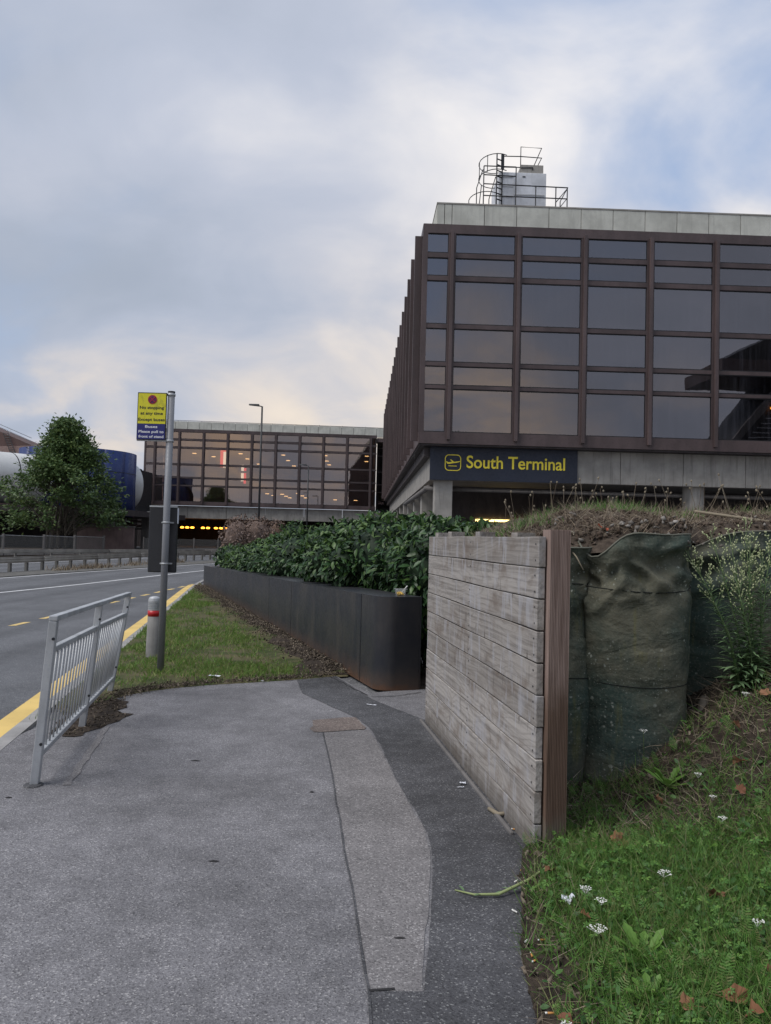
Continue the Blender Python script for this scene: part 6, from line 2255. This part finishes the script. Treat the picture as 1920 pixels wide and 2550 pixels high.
# white yarrow heads
YL = ['white yarrow head on a tall stem against the foot of the tall bag', 'white yarrow head on the weedy edge of the straw bank', 'smaller white yarrow head just below the one by the straw bank', 'white yarrow head between the straw bank and the thick grass',
      'white yarrow head standing alone in thick grass beside the brown leaf pair', 'white yarrow head beside the crumpled paper', 'white yarrow head next to the one beside the crumpled paper', 'largest double clustered white yarrow head above the dandelion rosette',
      'white yarrow head near the broad pale brown leaf', 'white yarrow head at the path edge among cigarette ends', 'white yarrow head under the tall flowering weed']
fl_v, fl_f = [], []
for k, (x, yq, hz, sz) in enumerate(((1.60, 4.78, 0.24, 1.0), (1.74, 4.30, 0.10, 0.8), (1.74, 4.12, 0.09, 0.75), (1.66, 3.86, 0.12, 0.9), (1.20, 3.38, 0.13, 1.1), (0.87, 3.28, 0.13, 1.0), (0.90, 3.18, 0.14, 0.95), (0.85, 2.98, 0.12, 1.45), (1.38, 2.92, 0.12, 0.8), (0.58, 2.55, 0.08, 0.7), (2.20, 4.70, 0.12, 0.9))):
    g0 = float(verge_h(x, yq))
    t = thing('yarrow_flower', YL[k], 'flower', (x, yq, g0), 0, 'white yarrow heads in the verge')
    H = hz
    lx, ly = random.gauss(0, 0.02), random.gauss(0, 0.02)
    MB().tube([(0, 0, -0.01), (lx * 0.4, ly * 0.4, H * 0.6), (lx, ly, H)], 0.0016, 5, False).build('stem', MT['green_stem'], t)
    m_ = MB()
    nfl = int(34 * sz)
    for j in range(nfl):
        rr = 0.024 * sz * math.sqrt(random.random()); aa = random.uniform(0, 6.28)
        c = Vector((lx + rr * math.cos(aa) * 1.15, ly + rr * math.sin(aa), H + 0.004 - 3.0 * rr * rr + random.uniform(-0.002, 0.002)))
        r_ = random.uniform(0.0024, 0.0038)
        m_.add([c + Vector((r_ * math.cos(R(72 * i)), r_ * math.sin(R(72 * i)), random.uniform(-0.001, 0.001))) for i in range(5)] + [c + Vector((0, 0, 0.0015))], [(i, (i + 1) % 5, 5) for i in range(5)])
        if j % 5 == 0:
            m_.tube([(lx * 0.8, ly * 0.8, H - 0.02), c - Vector((0, 0, 0.001))], 0.0006, 3, False)
    m_.build('florets', MT['yarrow'], t)

# fallen leaves: curled, lobed
def leaf_mesh(seed):
    random.seed(seed)
    n_ = 16
    V = [(0, 0, 0)]
    c1, c2 = random.uniform(2.5, 6), random.uniform(2, 5)
    for k in range(n_):
        a_ = 2 * math.pi * k / n_
        r_ = (0.78 + 0.16 * math.cos(5 * a_ / 1.0) * (0.6 + 0.4 * math.cos(a_))) * (0.62 + 0.38 * random.random())
        x, yq = 0.85 * r_ * math.sin(a_), r_ * math.cos(a_)
        V.append((x, yq, 0.38 * math.sin(c1 * x + seed) * yq + 0.55 * abs(x) + 0.12 * math.sin(9 * x + 7 * yq) + 0.12 * math.sin(c2 * yq)))
    V += [(v_[0] * 0.5, v_[1] * 0.5, v_[2] * 0.45 + 0.02) for v_ in V[1:]]
    F = [(0, 1 + n_ + k, 1 + n_ + (k + 1) % n_) for k in range(n_)] + [(1 + n_ + k, 1 + k, 1 + (k + 1) % n_, 1 + n_ + (k + 1) % n_) for k in range(n_)]
    m_ = MB().add(V, F)
    m_.tube([(0, -0.6, 0.05), (0.05, -1.0, 0.10), (0.02, -1.35, 0.22)], 0.02, 5, False)
    return m_.mesh('fallen_leaf', MT['fallen'], False)


LM = [leaf_mesh(s) for s in (1, 2, 3, 4)]
random.seed(5)
FL_ = [(1.20, 3.98, 0.048, 'curled brown leaf on the verge touching a second one'), (1.20, 3.90, 0.052, 'crumpled brown leaf lying against a curled one'), (0.80, 3.66, 0.050, 'rusty brown leaf near the foot of the grooved post'),
       (0.855, 3.24, 0.036, 'small brown leaf beside the crumpled white paper'), (1.40, 3.28, 0.055, 'broad pale brown leaf flat in thick grass'), (1.01, 2.58, 0.044, 'tan leaf below the dandelion rosettes'), (1.17, 2.58, 0.060, 'large torn brown leaf in low grass near the frame of weeds'),
       (1.98, 4.35, 0.05, 'folded brown leaf on the straw bank'), (1.90, 4.15, 0.045, 'upright brown leaf in the weeds below the straw bank'), (1.52, 4.30, 0.045, 'brown leaf rolled up near the long leaved rosette'), (1.35, 2.72, 0.040, 'reddish brown leaf standing in the grass'), (1.19, 2.50, 0.045, 'pale brown leaf beneath the large torn one'),
       (2.30, 4.72, 0.05, 'brown leaf under the tall flowering weed'), (2.08, 4.62, 0.04, 'red brown leaf on the straw by the bag foot'), (0.62, 2.58, 0.04, 'brown leaf at the very edge of the path')]
for k, (x, yq, s, lab) in enumerate(FL_):
    o = inst('fallen_leaf', LM[k % 4], None, (x, yq, float(verge_h(x, yq)) + 0.055), (R(random.uniform(-30, 45)), R(random.uniform(-35, 35)), random.uniform(0, 6.28)), (s, s, s))
    tag(o, lab, 'leaf', 'fallen brown leaves on the verge')
for k, (x, yq, z, s) in enumerate(((1.42, 5.02, 1.70, 0.02), (1.39, 5.08, 1.72, 0.025), (2.9, 5.75, 1.88, 0.03))):
    me2 = LM[k].copy(); me2.materials.clear(); me2.materials.append(MT['fallen_red'])
    tag(inst('fallen_leaf', me2, None, (x, yq, z), (R(30), R(20), k), (s, s, s)), ('small red leaf on the soil at the bag rim', 'second red leaf just behind the one at the bag rim', 'red leaf on the bank above the wide bag')[k], 'leaf', 'red leaves on the bank')

# tall flowering weed (fleabane) in front of the wide bag
BX, BY = 2.30, 4.95
BZ = float(verge_h(BX, BY)) - 0.02
wp = thing('tall_weed', 'tall pale green weed with narrow leaves and tiny yellowish buds before the earth bag', 'plant', (BX, BY, BZ))
random.seed(21)
nl_mesh = MB().add([(0, 0, 0), (-0.075, 0.3, 0.04), (0.075, 0.3, 0.04), (-0.06, 0.65, 0.02), (0.06, 0.65, 0.02), (0, 1.0, -0.10), (0, 0.3, 0.02), (0, 0.65, -0.01)], [(0, 6, 1), (0, 2, 6), (1, 6, 7), (1, 7, 3), (6, 2, 4), (6, 4, 7), (3, 7, 5), (7, 4, 5)]).mesh('narrow_leaf', MT['weed_leaf_single'], True)
bud_mb = MB()
leaf_count = 0


def bud(c, d):
    d = d.normalized()
    bud_mb.tube([c, c + d * 0.004, c + d * 0.009, c + d * 0.012], [0.0015, 0.0036, 0.0040, 0.0020], 5)


for i, (bx_, tx, ty, L) in enumerate(((-0.05, -0.36, 0.0, 0.88), (-0.02, -0.20, 0.06, 0.98), (0.0, 0.0, -0.02, 0.94), (0.03, -0.03, 0.05, 1.05), (0.05, 0.10, 0.0, 0.95), (0.02, -0.13, -0.05, 0.72), (-0.06, -0.27, 0.05, 0.80), (0.07, 0.05, 0.06, 0.86), (0.0, -0.09, 0.08, 0.98))):
    p0 = Vector((bx_, random.uniform(-0.03, 0.03), 0))
    p3 = Vector((bx_ + tx, ty, L))
    p1 = p0.lerp(p3, 0.35) + Vector((-tx * 0.12 + 0.01, 0, 0.03)); p2 = p0.lerp(p3, 0.7) + Vector((-tx * 0.10, 0, 0.02))
    pts = [p0, p1, p2, p3]
    MB().tube(pts, [0.0045, 0.0038, 0.0026, 0.0012], 6).build('stem', MT['weed_stem'], wp, True)

    def pos(t):
        t3 = t * 3
        k = min(2, int(t3))
        return pts[k].lerp(pts[k + 1], t3 - k)
    ax = (p3 - p0).normalized()
    nlv = 80
    for j in range(nlv):
        t = 0.02 + 0.68 * j / nlv
        c = pos(t)
        a_ = j * 2.4 + i
        ln = (0.145 - 0.080 * t / 0.62) * random.uniform(0.8, 1.2)
        inst('leaf', nl_mesh, wp, c, (R(random.uniform(15, 50) - 25 * (1 - t)), 0, a_), (ln * (1.3 if t < 0.15 else 1.0), ln, ln))
    # flowering side twigs
    tw = MB()
    for j in range(13):
        t = 0.50 + 0.48 * j / 13
        c = pos(t)
        a_ = j * 2.4 + i * 1.3
        ln = 0.16 * (1.1 - t) + 0.045
        d = (ax * 1.0 + Vector((math.cos(a_), math.sin(a_) * 0.7, 0)) * 0.62).normalized()
        e_ = c + d * ln
        tw.tube([c, c.lerp(e_, 0.5) + Vector((0, 0, 0.004)), e_], 0.0011, 4, False)
        for b_ in range(6):
            f_ = 0.45 + 0.55 * b_ / 5
            s0 = c.lerp(e_, f_)
            dd = (d + Vector((random.gauss(0, 0.6), random.gauss(0, 0.6), 0.35))).normalized()
            s1 = s0 + dd * random.uniform(0.010, 0.028)
            tw.tube([s0, s1], 0.0007, 3, False)
            bud(s1, dd)
    o = tw.build('flower_twigs', MT['weed_stem'], wp)
    o['kind'] = 'stuff'
o = bud_mb.build('buds', MT['weed_bud'], wp)
o['kind'] = 'stuff'

# log, sticks by the bag foot
lg = MB().tube([(1.98, 4.95, 0.40), (2.05, 5.02, 0.52), (2.10, 5.12, 0.62)], [0.035, 0.045, 0.03], 9)
tag(lg.build('wood_chunk', MT['bark'], smooth=True), 'weathered chunk of wood leaning at the foot of the wide bag', 'wood')
for (a_, b_, lab) in (((1.86, 4.72, 0.18), (1.90, 4.85, 0.47), 'bare grey stick upright against the tall bag'), ((1.90, 4.72, 0.25), (1.93, 4.84, 0.46), 'shorter grey stick next to the upright one')):
    tag(MB().tube([a_, tuple((u + w) / 2 + 0.006 for u, w in zip(a_, b_)), b_], [0.011, 0.010, 0.007], 7).build('stick', MT['dry_light'], smooth=True), lab, 'stick', 'sticks by the bag')

# ================================================================== LITTER
def butt(x, yq, rz, lab, z=0.008, cork=True):
    t = thing('cigarette_end', lab, 'cigarette end', (x, yq, z), rz, 'cigarette ends along the path edge')
    MB().tube([(-0.012, 0, 0), (0.010, 0, 0)], 0.0038, 8).build('filter', MT['butt_filter' if cork else 'butt_paper'], t, True)
    MB().tube([(0.0101, 0, 0), (0.018, 0, 0.0)], 0.0036, 8).build('paper_tip', MT['butt_paper'], t, True)


LB = 'cigarette end lying at the edge between dark path and verge'
for (x, yq, z, cork) in ((0.70, 3.83, 0.02, True), (0.66, 3.74, 0.012, False), (0.598, 3.438, 0.012, False), (0.57, 3.08, 0.02, False), (0.600, 3.045, 0.03, True), (0.605, 3.005, 0.03, True), (0.655, 3.12, 0.05, True), (0.600, 3.15, 0.03, False), (0.72, 4.46, 0.012, True), (0.76, 4.40, 0.012, True), (0.59, 2.66, 0.04, True)):
    butt(x, yq, random.uniform(0, 6), LB, z, cork)


def scrap(name, x, yq, z, s, lab, cat='paper', mat='paper', crumple=0.4, asp=0.5):
    n_ = 5
    V = [((i / n_ - 0.5) * s, (j / n_ - 0.5) * s * asp, crumple * s * 0.3 * (mnoise.noise((i * 0.9 + x * 7, j * 0.9, yq * 3)) + 0.4)) for i in range(n_ + 1) for j in range(n_ + 1)]
    F = [(i * (n_ + 1) + j, (i + 1) * (n_ + 1) + j, (i + 1) * (n_ + 1) + j + 1, i * (n_ + 1) + j + 1) for i in range(n_) for j in range(n_)]
    o = MB().add(V, F).build(name, MT[mat])
    o.location = (x, yq, z)
    o.rotation_euler = (0, 0, random.uniform(-0.4, 0.4))
    return tag(o, lab, cat)


scrap('paper_scrap', -1.845, 8.72, 0.045, 0.13, 'flat white paper scrap at the grass edge by the path', 'paper', 'paper', 0.25, 0.45)
scrap('crumpled_paper', 0.82, 3.40, 0.075, 0.055, 'small crumpled bluish white paper in the verge grass', 'paper', 'paper', 2.2, 0.8)
scrap('paper_sliver', -0.09, 7.58, 0.010, 0.10, 'thin white paper sliver on the dark path strip', 'paper', 'paper', 0.15, 0.18)
scrap('paper_bit', 0.55, 5.20, 0.012, 0.04, 'crumpled white bit on the dark path next to the planks', 'paper', 'paper', 1.0, 0.7)
scrap('paper_bit', 0.53, 5.12, 0.012, 0.045, 'narrow white bit just before the crumpled one', 'paper', 'paper', 0.3, 0.25)
scrap('paper_bit', -1.30, 8.62, 0.02, 0.035, 'tiny white chip on the grass edge', 'paper', 'paper', 0.5, 0.6)
tag(MB().tube([(0.66, 4.72, 0.014), (0.70, 4.62, 0.016), (0.735, 4.60, 0.03)], [0.012, 0.014, 0.010], 7).build('twig', MT['dry_light'], smooth=True), 'short pale twig on the edging strip beside the planks', 'twig')
dk = thing('trailing_stem', 'pale green plant stem trailing from the verge over the dark path', 'stem')
MB().tube([(0.36, 3.63, 0.010), (0.44, 3.575, 0.016), (0.55, 3.575, 0.02), (0.70, 3.68, 0.04), (0.87, 3.80, 0.09)], [0.003, 0.005, 0.007, 0.007, 0.005], 7).build('stalk', MT['pale_stem'], dk, True)
for (x, yq, a_) in ((0.40, 3.60, 0.5), (0.47, 3.575, 2.4), (0.53, 3.57, -1.0), (0.62, 3.62, 1.3), (0.65, 3.64, 2.6)):
    inst('leaf', nl_mesh, dk, (x, yq, 0.018), (R(15), 0, a_), (0.09, 0.05, 0.05))
for k in range(5):
    x, yq = ((-0.42, 4.98), (-2.21, 4.74), (-0.8, 3.9), (0.1, 3.2), (-1.3, 5.6))[k]
    tag(MB().add([(c_[0] * 0.018 * (1 + 0.3 * k % 2), c_[1] * 0.018, 0.0) for c_ in ((1, 0), (0.6, 0.5), (-0.3, 0.6), (-1, 0.1), (-0.5, -0.5), (0.4, -0.6))] + [(0, 0, 0.006)], [(i, (i + 1) % 6, 6) for i in range(6)]).build('gum_spot', MT['black_void'], loc=(x, yq, 0.002)), 'dark trodden spot on the %s' % ('open path', 'path by the guard rail foot', 'path centre before the worn strip', 'brown worn strip', 'path beyond the rail')[k], 'gum spot', 'dark spots on the path')

# ================================================================== STAIR BLOCK out of view beside the terminal, mirrored in its end panes
sb = thing('stair_block', 'dark covered stair block facing the terminal, mirrored in its glass', 'building', (0, 0, 0))
SX = 23.2
MB().add([(SX + 0.3, 21.5, 14.0), (SX + 14, 21.5, 14.0), (SX + 14, 16, 14.0), (SX + 0.3, 16, 14.0), (SX + 2.0, 21.5, 14.9), (SX + 14, 21.5, 21.0), (SX + 14, 16, 21.0), (SX + 2.0, 16, 14.9)],
         [(0, 1, 2, 3), (7, 6, 5, 4), (0, 4, 5, 1), (1, 5, 6, 2), (2, 6, 7, 3), (3, 7, 4, 0)]).build('sloping_roof', MT['black_metal'], sb)
MB().box(SX, SX + 14, 15.8, 21.6, 13.15, 13.98).build('canopy_beam', MT['brown'], sb)
MB().add([(SX + 1.0, 21.3, 8.6), (SX + 14, 21.3, 8.6), (SX + 14, 16, 8.6), (SX + 1.0, 16, 8.6), (SX + 4.6, 21.3, 13.1), (SX + 14, 21.3, 13.1), (SX + 14, 16, 13.1), (SX + 4.6, 16, 13.1)],
         [(0, 1, 2, 3), (7, 6, 5, 4), (0, 4, 5, 1), (1, 5, 6, 2), (2, 6, 7, 3), (3, 7, 4, 0)]).build('stair_body', MT['black_metal'], sb)
obar((SX + 0.9, 21.4, 8.7), (SX + 4.6, 21.4, 13.0), 0.25, 0.45).build('stair_string', MT['concrete_dark'], sb)
for k in range(10):
    z = 9.0 + 0.32 * k
    MB().box(SX + 1.9 + 0.28 * k, SX + 7.5, 21.42, 21.5, z, z + 0.05).build('tread_edge', MT['galv'], sb)
MB().box(SX, SX + 14, 16, 21.3, 8.2, 8.55).build('landing', MT['concrete_dark'], sb)
for x in (SX + 2, SX + 12):
    MB().box(x, x + 0.8, 18, 18.8, -0.2, 8.2).build('pier', MT['concrete_dark'], sb)
MB().box(SX + 3.3, SX + 3.5, 21.55, 21.65, 10.9, 11.05).build('stair_lamp', MT['lamp_orange'], sb)
